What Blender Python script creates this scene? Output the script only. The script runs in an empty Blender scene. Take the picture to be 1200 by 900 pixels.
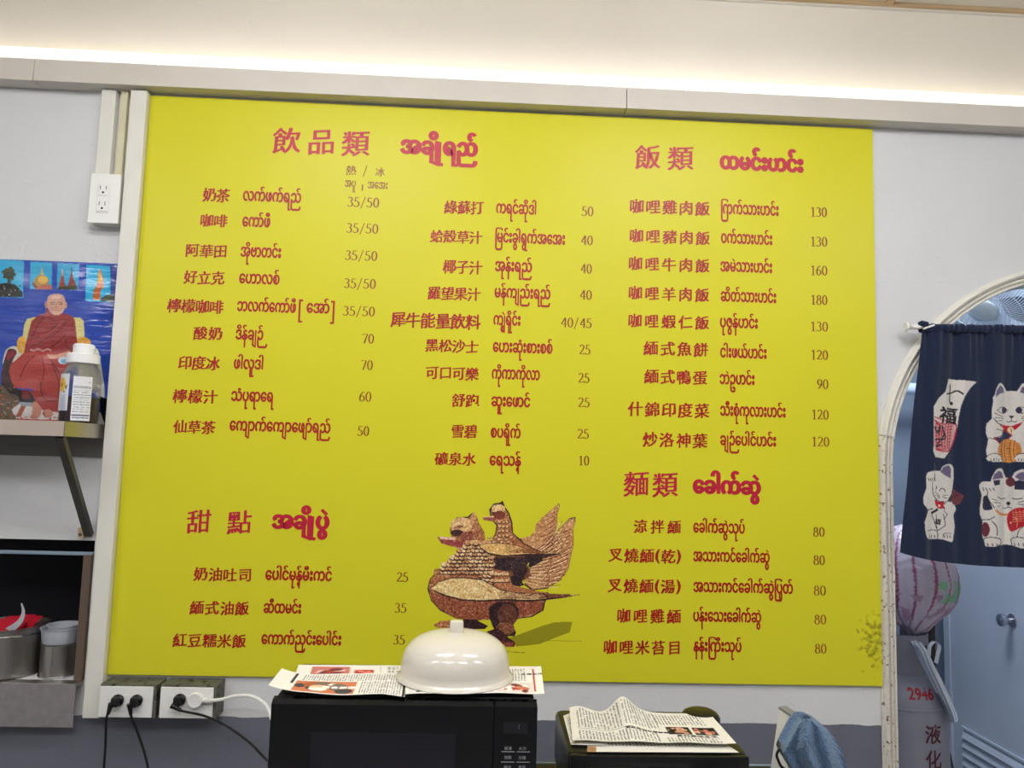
import bpy, bmesh, math, random
import numpy as np
from math import pi, sin, cos, radians
from mathutils import Vector, Matrix, noise as mn

random.seed(7)
rng = np.random.default_rng(11)
SC = bpy.context.scene
COL = SC.collection

# ------------------------------------------------------------------ camera
CAM_P = (1.09665, -2.44981, 1.63723)
CAM_R = (pi / 2 + 0.09556008, -0.02737758, -0.04556314)
cd = bpy.data.cameras.new('camera')
cd.sensor_width = 36.0
cd.lens = 27.0
cam = bpy.data.objects.new('camera', cd)
cam.location = CAM_P
cam.rotation_euler = CAM_R
cd.clip_start = 0.02
COL.objects.link(cam)
SC.camera = cam

# ------------------------------------------------------------------ world, exposure
SC.view_settings.view_transform = 'Standard'
SC.view_settings.look = 'None'
SC.view_settings.gamma = 1.0
SC.view_settings.use_curve_mapping = False
SC.view_settings.exposure = 1.1
world = bpy.data.worlds.new('world')
SC.world = world
world.use_nodes = True
world.node_tree.nodes['Background'].inputs[0].default_value = (0.8, 0.85, 1.0, 1)
world.node_tree.nodes['Background'].inputs[1].default_value = 0.25
PANEL_E = 8.6      # ceiling troffers
LED_E = 0.8         # strip above the ledge
BACK_W = 14.0        # lamp of the back passage (watts)


def area(name, loc, rot, sx, sy, watt, col):
    l = bpy.data.lights.new(name, 'AREA')
    l.shape = 'RECTANGLE'; l.size = sx; l.size_y = sy; l.energy = watt; l.color = col
    o = bpy.data.objects.new(name, l); o.location = loc; o.rotation_euler = rot
    COL.objects.link(o)
    return o


area('passage_light', (2.95, 0.75, 2.86), (0, 0, 0), 0.5, 0.5, BACK_W, (0.84, 0.92, 1.0))

# ------------------------------------------------------------------ helpers
_M = np.array(Matrix.Rotation(CAM_R[2], 3, 'Z') @ Matrix.Rotation(CAM_R[1], 3, 'Y') @ Matrix.Rotation(CAM_R[0], 3, 'X'))
_C = np.array(CAM_P)


def ray(px, py):
    return _M @ np.array([(px - 600) / 900, -(py - 450) / 900, -1.0])


def at(px, py, Y=0.0):
    """point of the plane y=Y that the photograph shows at (px, py)"""
    d = ray(px, py)
    return _C + d * ((Y - _C[1]) / d[1])


def atz(px, py, Z):
    d = ray(px, py)
    return _C + d * ((Z - _C[2]) / d[2])


def at_arr(px, py, Y):
    d = np.stack([(px - 600) / 900, -(py - 450) / 900, -np.ones_like(px)], -1) @ _M.T
    t = (Y - _C[1]) / d[..., 1]
    return _C + d * t[..., None]


def lin(c):
    c = np.asarray(c, float) / 255.0
    return np.where(c <= 0.04045, c / 12.92, ((c + 0.055) / 1.055) ** 2.4)


def L4(c):
    return tuple(float(v) for v in lin(c)) + (1.0,)


MATS = {}


def mat(name, col=(200, 200, 200), rough=0.5, metal=0.0, spec=0.5, var=0.0, vscale=6.0, bump=0.0, bscale=40.0,
        emit=None, estr=0.0, trans=0.0, ior=1.45, alpha=1.0, sheen=0.0, attr=False, coat=0.0, stretch=None, detail=4.0,
        dark=None):
    if name in MATS:
        return MATS[name]
    m = bpy.data.materials.new(name)
    m.use_nodes = True
    nt = m.node_tree; N = nt.nodes; Lk = nt.links
    b = N['Principled BSDF']
    b.inputs['Roughness'].default_value = rough
    b.inputs['Metallic'].default_value = metal
    b.inputs['Specular IOR Level'].default_value = spec
    b.inputs['IOR'].default_value = ior
    b.inputs['Transmission Weight'].default_value = trans
    b.inputs['Alpha'].default_value = alpha
    b.inputs['Sheen Weight'].default_value = sheen
    b.inputs['Coat Weight'].default_value = coat
    tc = N.new('ShaderNodeTexCoord')
    mp = N.new('ShaderNodeMapping')
    Lk.new(tc.outputs['Object'], mp.inputs['Vector'])
    if stretch:
        mp.inputs['Scale'].default_value = stretch
    base = L4(col)
    if attr:
        a = N.new('ShaderNodeVertexColor'); a.layer_name = 'col'
        src = a.outputs['Color']
    else:
        b.inputs['Base Color'].default_value = base
        src = None
    # gentle unevenness of the colour
    n = N.new('ShaderNodeTexNoise'); n.inputs['Scale'].default_value = vscale; n.inputs['Detail'].default_value = detail
    Lk.new(mp.outputs[0], n.inputs['Vector'])
    if var > 0:
        mr = N.new('ShaderNodeMapRange')
        mr.inputs[1].default_value = 0.25; mr.inputs[2].default_value = 0.75
        mr.inputs[3].default_value = 1 - var; mr.inputs[4].default_value = 1 + var
        Lk.new(n.outputs['Fac'], mr.inputs[0])
        vm = N.new('ShaderNodeVectorMath'); vm.operation = 'SCALE'
        if src:
            Lk.new(src, vm.inputs[0])
        else:
            vm.inputs[0].default_value = base[:3]
        Lk.new(mr.outputs[0], vm.inputs['Scale'])
        src = vm.outputs[0]
    if dark:                       # (colour, noise scale, threshold) specks of dirt
        n3 = N.new('ShaderNodeTexNoise'); n3.inputs['Scale'].default_value = dark[1]; n3.inputs['Detail'].default_value = 3
        Lk.new(tc.outputs['Object'], n3.inputs['Vector'])
        r3 = N.new('ShaderNodeMapRange'); r3.inputs[1].default_value = dark[2]; r3.inputs[2].default_value = dark[2] + 0.08
        Lk.new(n3.outputs['Fac'], r3.inputs[0])
        mx = N.new('ShaderNodeMix'); mx.data_type = 'RGBA'
        Lk.new(r3.outputs[0], mx.inputs[0])
        if src: Lk.new(src, mx.inputs[6])
        else: mx.inputs[6].default_value = base
        mx.inputs[7].default_value = L4(dark[0])
        src = mx.outputs[2]
    if src is not None:
        Lk.new(src, b.inputs['Base Color'])
    if bump > 0:
        n2 = N.new('ShaderNodeTexNoise'); n2.inputs['Scale'].default_value = bscale; n2.inputs['Detail'].default_value = 5
        Lk.new(mp.outputs[0], n2.inputs['Vector'])
        bp = N.new('ShaderNodeBump'); bp.inputs['Strength'].default_value = bump; bp.inputs['Distance'].default_value = 0.01
        Lk.new(n2.outputs['Fac'], bp.inputs['Height'])
        Lk.new(bp.outputs[0], b.inputs['Normal'])
    if emit is not None:
        b.inputs['Emission Color'].default_value = L4(emit)
        b.inputs['Emission Strength'].default_value = estr
    MATS[name] = m
    return m


def tag(o, label=None, cat=None, group=None, kind=None):
    if label: o['label'] = label
    if cat: o['category'] = cat
    if group: o['group'] = group
    if kind: o['kind'] = kind
    return o


def thing(name, loc, label, cat, group=None):
    o = bpy.data.objects.new(name, None)
    o.empty_display_size = 0.05
    o.location = loc
    COL.objects.link(o)
    return tag(o, label, cat, group)


def put(o, parent):
    if parent is not None:
        o.parent = parent
        p = Vector(parent.location)
        q = parent.parent
        while q is not None:
            p = p + Vector(q.location) * 0
            q = q.parent
        o.matrix_parent_inverse = Matrix.Translation(-Vector(parent.location)) if parent.type == 'EMPTY' else Matrix()
    return o


def mesh(name, V, F, m=None, parent=None, smooth=False, sharp=None):
    me = bpy.data.meshes.new(name)
    me.from_pydata([tuple(map(float, v)) for v in V], [], F)
    me.update()
    if m is not None:
        me.materials.append(m)
    if smooth:
        me.polygons.foreach_set('use_smooth', [True] * len(me.polygons))
        me.set_sharp_from_angle(angle=radians(sharp if sharp else 40))
    o = bpy.data.objects.new(name, me)
    COL.objects.link(o)
    put(o, parent)
    return o


class MB:
    """collects simple shapes into one mesh"""
    def __init__(s): s.V = []; s.F = []

    def add(s, V, F):
        k = len(s.V); s.V += [tuple(map(float, v)) for v in V]; s.F += [tuple(i + k for i in f) for f in F]; return s

    def box(s, x0, x1, y0, y1, z0, z1, bev=0.0):
        if bev <= 0:
            V = [(x, y, z) for x in (x0, x1) for y in (y0, y1) for z in (z0, z1)]
            F = [(0, 1, 3, 2), (4, 6, 7, 5), (0, 4, 5, 1), (2, 3, 7, 6), (0, 2, 6, 4), (1, 5, 7, 3)]
            return s.add(V, F)
        bm = bmesh.new()
        bmesh.ops.create_cube(bm, size=1.0)
        for v in bm.verts:
            v.co = Vector((x0 + (v.co.x + .5) * (x1 - x0), y0 + (v.co.y + .5) * (y1 - y0), z0 + (v.co.z + .5) * (z1 - z0)))
        bmesh.ops.bevel(bm, geom=list(bm.edges), offset=bev, segments=2, affect='EDGES', profile=0.5)
        bm.verts.index_update()
        V = [v.co.copy() for v in bm.verts]; F = [tuple(v.index for v in f.verts) for f in bm.faces]
        bm.free()
        return s.add(V, F)

    def tube(s, pts, r, n=8, cap=True):
        pts = [Vector(p) for p in pts]
        rs = r if isinstance(r, (list, tuple)) else [r] * len(pts)
        V = []; F = []
        up = None
        for i, p in enumerate(pts):
            a = pts[max(i - 1, 0)]; b = pts[min(i + 1, len(pts) - 1)]
            t = (b - a).normalized()
            if up is None:
                up = t.orthogonal().normalized()
            up = (up - t * up.dot(t)).normalized()
            w = t.cross(up)
            for k in range(n):
                an = 2 * pi * k / n
                V.append(p + (up * cos(an) + w * sin(an)) * rs[i])
        for i in range(len(pts) - 1):
            for k in range(n):
                F.append((i * n + k, i * n + (k + 1) % n, (i + 1) * n + (k + 1) % n, (i + 1) * n + k))
        if cap:
            F.append(tuple(range(n - 1, -1, -1))); F.append(tuple((len(pts) - 1) * n + k for k in range(n)))
        return s.add(V, F)

    def lathe(s, prof, c, n=40, axis=None, closed=False):
        """profile of (radius, height) turned about the axis through c"""
        V = []; F = []
        ax = Vector(axis).normalized() if axis else Vector((0, 0, 1))
        u = ax.orthogonal().normalized() if axis else Vector((1, 0, 0)); w = ax.cross(u)
        c = Vector(c)
        for (r, h) in prof:
            for k in range(n):
                a = 2 * pi * k / n
                V.append(c + ax * h + (u * cos(a) + w * sin(a)) * r)
        m_ = len(prof)
        for i in range(m_ - 1):
            for k in range(n):
                F.append((i * n + k, i * n + (k + 1) % n, (i + 1) * n + (k + 1) % n, (i + 1) * n + k))
        if not closed:
            F.append(tuple(range(n - 1, -1, -1))); F.append(tuple((m_ - 1) * n + k for k in range(n)))
        return s.add(V, F)

    def build(s, name, m, parent=None, smooth=False, sharp=None):
        return mesh(name, s.V, s.F, m, parent, smooth, sharp)


def smooth_path(pts, k=8):
    """Catmull-Rom through the points"""
    P = [Vector(p) for p in pts]; out = []
    for i in range(len(P) - 1):
        a = P[max(i - 1, 0)]; b = P[i]; c = P[i + 1]; d = P[min(i + 2, len(P) - 1)]
        for j in range(k):
            t = j / k
            out.append(0.5 * ((2 * b) + (c - a) * t + (2 * a - 5 * b + 4 * c - d) * t * t + (3 * b - a - 3 * c + d) * t ** 3))
    out.append(P[-1])
    return out


def grid_obj(name, P, m, parent=None, col=None, mask=None, smooth=True):
    """sheet through the points P[rows, cols, 3]; col = printed colour of every point"""
    ny, nx = P.shape[:2]
    idx = np.arange(ny * nx).reshape(ny, nx)
    Fq = np.stack([idx[:-1, :-1], idx[1:, :-1], idx[1:, 1:], idx[:-1, 1:]], -1).reshape(-1, 4)
    if mask is not None:
        mk = mask.reshape(-1)
        Fq = Fq[mk[Fq].sum(1) >= 3]
        used = np.unique(Fq)
        remap = -np.ones(ny * nx, int); remap[used] = np.arange(len(used)); Fq = remap[Fq]
        Pv = P.reshape(-1, 3)[used]; cv = col.reshape(-1, 3)[used] if col is not None else None
    else:
        Pv = P.reshape(-1, 3); cv = col.reshape(-1, 3) if col is not None else None
    me = bpy.data.meshes.new(name)
    me.vertices.add(len(Pv)); me.vertices.foreach_set('co', Pv.astype(np.float32).ravel())
    me.loops.add(len(Fq) * 4); me.loops.foreach_set('vertex_index', Fq.astype(np.int32).ravel())
    me.polygons.add(len(Fq)); me.polygons.foreach_set('loop_start', np.arange(0, len(Fq) * 4, 4, dtype=np.int32))
    me.update(calc_edges=True)
    if smooth:
        me.polygons.foreach_set('use_smooth', np.ones(len(Fq), bool))
    if cv is not None:
        at_ = me.color_attributes.new('col', 'FLOAT_COLOR', 'POINT')
        at_.data.foreach_set('color', np.concatenate([lin(cv), np.ones((len(cv), 1))], 1).astype(np.float32).ravel())
    me.materials.append(m)
    o = bpy.data.objects.new(name, me)
    COL.objects.link(o)
    put(o, parent)
    return o


class Art:
    """a flat print drawn in its own units; colours are 0..255"""
    def __init__(s, x0, y0, x1, y1, step, bg=(255, 255, 255), filled=True):
        s.x0, s.y0, s.step = x0, y0, step
        s.W = int((x1 - x0) / step) + 1; s.H = int((y1 - y0) / step) + 1
        s.a = np.zeros((s.H, s.W, 3)) + np.array(bg, float)
        s.m = np.full((s.H, s.W), filled)

    def _win(s, xa, ya, xb, yb):
        i0 = max(0, int((xa - s.x0) / s.step) - 1); i1 = min(s.W, int((xb - s.x0) / s.step) + 3)
        j0 = max(0, int((ya - s.y0) / s.step) - 1); j1 = min(s.H, int((yb - s.y0) / s.step) + 3)
        if i1 <= i0 or j1 <= j0: return None
        X, Y = np.meshgrid(s.x0 + np.arange(i0, i1) * s.step, s.y0 + np.arange(j0, j1) * s.step)
        return slice(j0, j1), slice(i0, i1), X, Y

    def _put(s, w, msk, col):
        sub = s.a[w[0], w[1]]; sub[msk] = col; s.m[w[0], w[1]] |= msk

    def poly(s, pts, col, smooth=0):
        if smooth:
            q = [tuple(p) for p in smooth_path([(x, y, 0) for x, y in list(pts) + [pts[0]]], smooth)]
            pts = [(p[0], p[1]) for p in q]
        p = np.array(pts, float)
        w = s._win(p[:, 0].min(), p[:, 1].min(), p[:, 0].max(), p[:, 1].max())
        if not w: return
        X, Y = w[2], w[3]; ins = np.zeros(X.shape, bool)
        j = len(p) - 1
        for i in range(len(p)):
            xi, yi = p[i]; xj, yj = p[j]
            if yi != yj:
                ins ^= ((yi > Y) != (yj > Y)) & (X < (xj - xi) * (Y - yi) / (yj - yi) + xi)
            j = i
        s._put(w, ins, col); return w, ins

    def ell(s, cx, cy, rx, ry, col, rot=0.0):
        r = max(rx, ry)
        w = s._win(cx - r, cy - r, cx + r, cy + r)
        if not w: return
        X, Y = w[2] - cx, w[3] - cy
        c_, s_ = cos(rot), sin(rot)
        ins = ((X * c_ + Y * s_) / rx) ** 2 + ((-X * s_ + Y * c_) / ry) ** 2 <= 1
        s._put(w, ins, col)

    def line(s, pts, wd, col, smooth=0):
        if smooth:
            pts = [(p[0], p[1]) for p in smooth_path([(x, y, 0) for x, y in pts], smooth)]
        for (xa, ya), (xb, yb) in zip(pts[:-1], pts[1:]):
            w = s._win(min(xa, xb) - wd, min(ya, yb) - wd, max(xa, xb) + wd, max(ya, yb) + wd)
            if not w: continue
            dx, dy = xb - xa, yb - ya; l2 = dx * dx + dy * dy + 1e-9
            t = np.clip(((w[2] - xa) * dx + (w[3] - ya) * dy) / l2, 0, 1)
            d = np.hypot(w[2] - xa - t * dx, w[3] - ya - t * dy)
            s._put(w, d <= wd / 2, col)

    def glyph(s, ch, cx, cy, size, col, bold=0.02, rot=0.0, sx=1.0):
        V, F = glyph_mesh(ch, bold, bold)
        c = (V.min(0) + V.max(0)) / 2
        q = (V - c) * size
        q[:, 0] *= sx
        x = q[:, 0] * cos(rot) + q[:, 1] * sin(rot) + cx; y = q[:, 0] * sin(rot) - q[:, 1] * cos(rot) + cy
        for f in F:
            s.poly([(x[i], y[i]) for i in f], col)

    def speckle(s, amt, block=1):
        n = rng.normal(0, amt, (s.H // block + 1, s.W // block + 1))
        n = np.kron(n, np.ones((block, block)))[:s.H, :s.W]
        s.a += n[..., None]
        s.a = np.clip(s.a, 3, 250)

    def sample(s, X, Y):
        fx = np.clip((X - s.x0) / s.step, 0, s.W - 1.001); fy = np.clip((Y - s.y0) / s.step, 0, s.H - 1.001)
        i = fx.astype(int); j = fy.astype(int); u = (fx - i)[..., None]; v = (fy - j)[..., None]
        return (s.a[j, i] * (1 - u) * (1 - v) + s.a[j, i + 1] * u * (1 - v) + s.a[j + 1, i] * (1 - u) * v + s.a[j + 1, i + 1] * u * v)


# ------------------------------------------------------------------ lettering
_tc = {}


def raw_text(body):
    if body in _tc: return _tc[body]
    c = bpy.data.curves.new('tmp', 'FONT'); c.body = body; c.size = 1.0; c.resolution_u = 3
    o = bpy.data.objects.new('tmp', c); COL.objects.link(o)
    dg = bpy.context.evaluated_depsgraph_get()
    me = o.evaluated_get(dg).to_mesh()
    V = np.array([v.co[:2] for v in me.vertices]).reshape(-1, 2)
    F = [tuple(p.vertices) for p in me.polygons]
    o.evaluated_get(dg).to_mesh_clear()
    bpy.data.objects.remove(o); bpy.data.curves.remove(c)
    _tc[body] = (V, F)
    return V, F


def embolden(V, F, a, b, rough=0.0):
    """push the outline out by a (sideways) and b (up/down): broad-nib weight"""
    edges = {}
    ar = {}
    for f in F:
        n = len(f)
        area_ = sum(V[f[i]][0] * V[f[(i + 1) % n]][1] - V[f[(i + 1) % n]][0] * V[f[i]][1] for i in range(n))
        g = f if area_ > 0 else f[::-1]
        for i in range(n):
            e = (g[i], g[(i + 1) % n])
            if (e[1], e[0]) in edges: del edges[(e[1], e[0])]
            else: edges[e] = 1
    N = np.zeros_like(V)
    for (i, j) in edges:
        d = V[j] - V[i]; l = np.hypot(*d) + 1e-9
        nn = np.array([d[1], -d[0]]) / l
        N[i] += nn; N[j] += nn
    ln = np.hypot(N[:, 0], N[:, 1])[:, None]
    N = np.where(ln > 1e-6, N / np.maximum(ln, 1e-6), 0)
    k = np.ones(len(V))
    if rough:
        k = np.array([1 + rough * mn.noise(Vector((x * 5.3, y * 5.3, 3.1))) * 2 for x, y in V])
    W = V.copy()
    W[:, 0] += N[:, 0] * a * k; W[:, 1] += N[:, 1] * b * k
    return W


_gc = {}


def visual_order(s):
    """Burmese in drawing order: the e vowel and the ra loop go before their consonant"""
    out = []; i = 0
    cons = lambda c: 0x1000 <= ord(c) <= 0x102A or ord(c) == 0x103F
    while i < len(s):
        if cons(s[i]):
            j = i + 1
            while j < len(s) and s[j] in '\u103b\u103c\u103d\u103e': j += 1
            med = s[i + 1:j].replace('\u103c', ''); pre = ''
            if j < len(s) and s[j] == '\u1031': pre = '\u1031'; 
            out.append(pre + ('\u103c' if '\u103c' in s[i + 1:j] else '') + s[i] + med)
            i = j + (1 if pre else 0)
        else:
            out.append(s[i]); i += 1
    return ''.join(out)



def glyph_mesh(ch, a=0.02, b=0.01, slope=0.0, rough=0.0):
    key = (ch, a, b, slope, rough)
    if key not in _gc:
        V, F = raw_text(ch)
        W = embolden(V, F, a, b, rough)
        if slope:
            c = W[:, 0].mean(); W[:, 1] += (W[:, 0] - c) * slope
        _gc[key] = (W, F)
    return _gc[key]


def _arc(cx, cy, rx, ry, a0, a1, n=14):
    return [(cx + rx * cos(radians(a0 + (a1 - a0) * i / n)), cy + ry * sin(radians(a0 + (a1 - a0) * i / n))) for i in range(n + 1)]


DIG = {      # centre lines of old-style serif numerals in a box 0.52 wide, 1 high
    '0': [_arc(.26, .5, .2, .48, 90, 450, 26)],
    '1': [[(.1, .84), (.2, .9), (.29, .99), (.29, .03)], [(.12, .015), (.44, .015)]],
    '2': [_arc(.25, .74, .18, .24, 165, -35, 14) + [(.3, .42), (.06, .04)], [(.05, .05), (.46, .05), (.49, .16)]],
    '3': [_arc(.24, .76, .17, .21, 150, -80, 12) + _arc(.22, .28, .22, .26, 80, -150, 14)],
    '4': [[(.36, .98), (.03, .32)], [(.03, .32), (.5, .32)], [(.37, .98), (.37, 0)]],
    '5': [[(.45, .96), (.14, .96), (.11, .56)] + _arc(.21, .31, .23, .29, 105, -150, 14)],
    '6': [[(.42, .98), (.24, .86), (.11, .62), (.065, .35)] + _arc(.26, .3, .195, .28, 180, -180, 22)],
    '7': [[(.04, .86), (.07, .96), (.47, .96), (.2, 0)]],
    '8': [_arc(.26, .75, .155, .22, 270, -90, 20), _arc(.26, .27, .2, .26, 90, 450, 22)],
    '9': [_arc(.26, .68, .195, .29, 0, 360, 22) + [(.455, .6), (.4, .36), (.27, .14), (.1, .02)]],
    '/': [[(.42, 1.06), (.06, -.16)]],
}


def digit_mesh(s, x0, x1, z0, z1):
    """numerals with a thin/thick pen, in world x,z"""
    n = len(s); V = []; F = []
    wd = (x1 - x0) / n; h = z1 - z0
    for k, ch in enumerate(s):
        ox = x0 + wd * k + wd * 0.04; sx = wd * 0.92 / .52
        for path in DIG[ch]:
            P = [Vector((ox + x * sx, z0 + y * h)) for x, y in path]
            base = len(V)
            for i, p in enumerate(P):
                t = (P[min(i + 1, len(P) - 1)] - P[max(i - 1, 0)])
                t = t.normalized() if t.length > 0 else Vector((1, 0))
                wv = h * (0.032 + 0.040 * abs(t.y) ** 2 * (1.0 if ch != '/' else 0.3))
                nr = Vector((-t.y, t.x)) * wv
                V += [p + nr, p - nr]
            for i in range(len(P) - 1):
                a = base + 2 * i
                F.append((a, a + 1, a + 3, a + 2))
    return np.array([(v.x, v.y) for v in V]), F


def flat_print(name, V, F, Y, m, parent, label=None):
    """print lying on the upright plane y = Y"""
    # overlapping strokes lie a hair apart; every face looks out of the board
    par = list(range(len(V)))

    def find(i):
        while par[i] != i: par[i] = par[par[i]]; i = par[i]
        return i
    G = []
    for f in F:
        a_ = sum(V[f[i]][0] * V[f[(i + 1) % len(f)]][1] - V[f[(i + 1) % len(f)]][0] * V[f[i]][1] for i in range(len(f)))
        G.append(tuple(f) if a_ > 0 else tuple(f)[::-1])
        for i in f[1:]: par[find(i)] = find(f[0])
    roots = {}
    off = [roots.setdefault(find(i), len(roots)) % 9 * 0.00006 for i in range(len(V))]
    o = mesh(name, [(V[i][0], Y - off[i], V[i][1]) for i in range(len(V))], G, m, parent)
    if label: o['label'] = label
    return o

# ------------------------------------------------------------------ materials
m_wall = mat('wall_paint', (213, 213, 214), 0.55, var=0.03, vscale=3, bump=0.35, bscale=9, detail=6)
m_dado = mat('grey_paint', (112, 113, 124), 0.5, var=0.06, vscale=5, bump=0.3, bscale=12)
m_cream = mat('cream_plastic', (222, 219, 209), 0.4, var=0.03, vscale=9)
m_yel = mat('cream_yellowed', (214, 208, 172), 0.45, var=0.05, vscale=14)
m_ceil = mat('ceiling_board', (225, 220, 208), 0.7, var=0.02)
m_wood = mat('tan_wood_strip', (196, 170, 132), 0.6, var=0.15, vscale=20, stretch=(0.2, 1, 1))
m_floor = mat('floor_tile', (142, 143, 146), 0.35, var=0.08)
m_board = mat('yellow_board', (212, 206, 44), 0.33, spec=0.24, var=0.012, vscale=2.5, bump=0.02, bscale=300)
m_red1 = mat('print_crimson', (186, 26, 52), 0.4)
m_red2 = mat('print_red', (168, 24, 20), 0.4)
m_red3 = mat('print_brown_red', (138, 60, 22), 0.4)
m_print = mat('art_print', attr=True, rough=0.45)
m_gloss = mat('glossy_poster', attr=True, rough=0.10, spec=0.8, bump=0.8, bscale=7, stretch=(0.6, 1, 3.0))
m_paper = mat('newsprint', attr=True, rough=0.9, spec=0.1)
m_paperw = mat('plain_newsprint', (222, 219, 208), 0.9, spec=0.1)
m_cloth = mat('navy_cotton', attr=True, rough=0.95, spec=0.1, sheen=0.2, bump=0.25, bscale=260, var=0.10, vscale=220)
m_navy = mat('navy_hem', (33, 41, 66), 0.95, spec=0.1, sheen=0.2, var=0.2, vscale=150)
m_white = mat('white_plastic', (232, 230, 226), 0.35, var=0.02)
m_dome = mat('glazed_white_plastic', (212, 206, 193), 0.12, spec=0.6, var=0.03, vscale=7)
m_slot = mat('black_slot', (14, 14, 14), 0.6)
m_blk = mat('black_plastic', (17, 17, 19), 0.32, var=0.1)
m_blkm = mat('black_matt', (22, 22, 24), 0.55, var=0.1)
m_glass = mat('black_glass', (9, 9, 12), 0.12, spec=0.6)
m_glass2 = mat('oven_window', (24, 24, 31), 0.15, spec=0.6)
m_rub = mat('black_rubber', (16, 16, 16), 0.42)
m_steel = mat('brushed_steel', (176, 170, 162), 0.34, metal=0.9, var=0.10, vscale=30, bump=0.06, bscale=60, stretch=(1, 1, 14))
m_steelp = mat('brushed_pot_steel', (168, 163, 158), 0.28, metal=0.95, var=0.15, vscale=25, stretch=(14, 14, 0.3))
m_steelm = mat('matt_steel', (150, 143, 145), 0.5, metal=0.5, var=0.12, vscale=50, bump=0.05, bscale=200)
m_dsteel = mat('dull_steel', (92, 88, 82), 0.4, metal=0.7, var=0.15, vscale=12)
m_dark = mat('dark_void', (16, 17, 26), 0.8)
m_rail = mat('blue_grey_rail', (128, 146, 162), 0.4)
m_grime = mat('grimy_grey_box', (96, 96, 86), 0.6, var=0.25, vscale=40, dark=((30, 30, 26), 60, 0.56))
m_frost = mat('frosted_plastic', (206, 210, 220), 0.35, trans=0.35, spec=0.5)
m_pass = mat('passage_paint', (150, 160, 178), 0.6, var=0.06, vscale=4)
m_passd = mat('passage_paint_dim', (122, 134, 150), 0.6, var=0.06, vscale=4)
m_door = mat('pale_door_paint', (196, 206, 222), 0.45, var=0.06, vscale=3)
m_chrome = mat('chrome', (200, 200, 205), 0.12, metal=1.0)
m_tank = mat('grey_tank_paint', (128, 128, 140), 0.45, var=0.08, vscale=12)
m_tred = mat('stencil_red', (150, 24, 36), 0.6)
m_tmar = mat('stencil_maroon', (74, 26, 40), 0.6, var=0.3, vscale=90)
m_bagw = mat('thin_white_bag', (206, 214, 226), 0.35, trans=0.15)
m_fan = mat('fan_grille_white', (196, 206, 218), 0.4)
m_fand = mat('fan_blade_blue_grey', (70, 82, 100), 0.35)
m_fanc = mat('fan_cap_grey', (214, 222, 220), 0.35)
m_juice = mat('dark_juice', (44, 24, 30), 0.25)
m_jar = mat('clear_jar', (236, 230, 228), 0.06, trans=0.95, ior=1.3, alpha=0.55)
m_lidw = mat('jar_lid_white', (238, 238, 238), 0.3)
m_terry = mat('blue_terry', (92, 122, 156), 0.95, spec=0.1, sheen=0.3, var=0.32, vscale=170, bump=0.9, bscale=210)
m_pplate = mat('red_wrapper', (176, 24, 44), 0.35)
m_panelw = mat('white_panel', (224, 224, 226), 0.35)
m_mould = mat('moulding_paint', (224, 220, 210), 0.45, var=0.03, vscale=20, bump=0.3, bscale=40)
m_mouldd = mat('moulding_paint_worn', (218, 212, 200), 0.5, var=0.06, vscale=30, bump=0.4, bscale=50, dark=((120, 96, 70), 75, 0.60))
m_led = mat('led_diffuser', (255, 255, 255), 0.5, emit=(255, 240, 216), estr=LED_E)
m_lamp = mat('troffer_diffuser', (255, 255, 255), 0.5, emit=(248, 248, 250), estr=PANEL_E)

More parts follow.
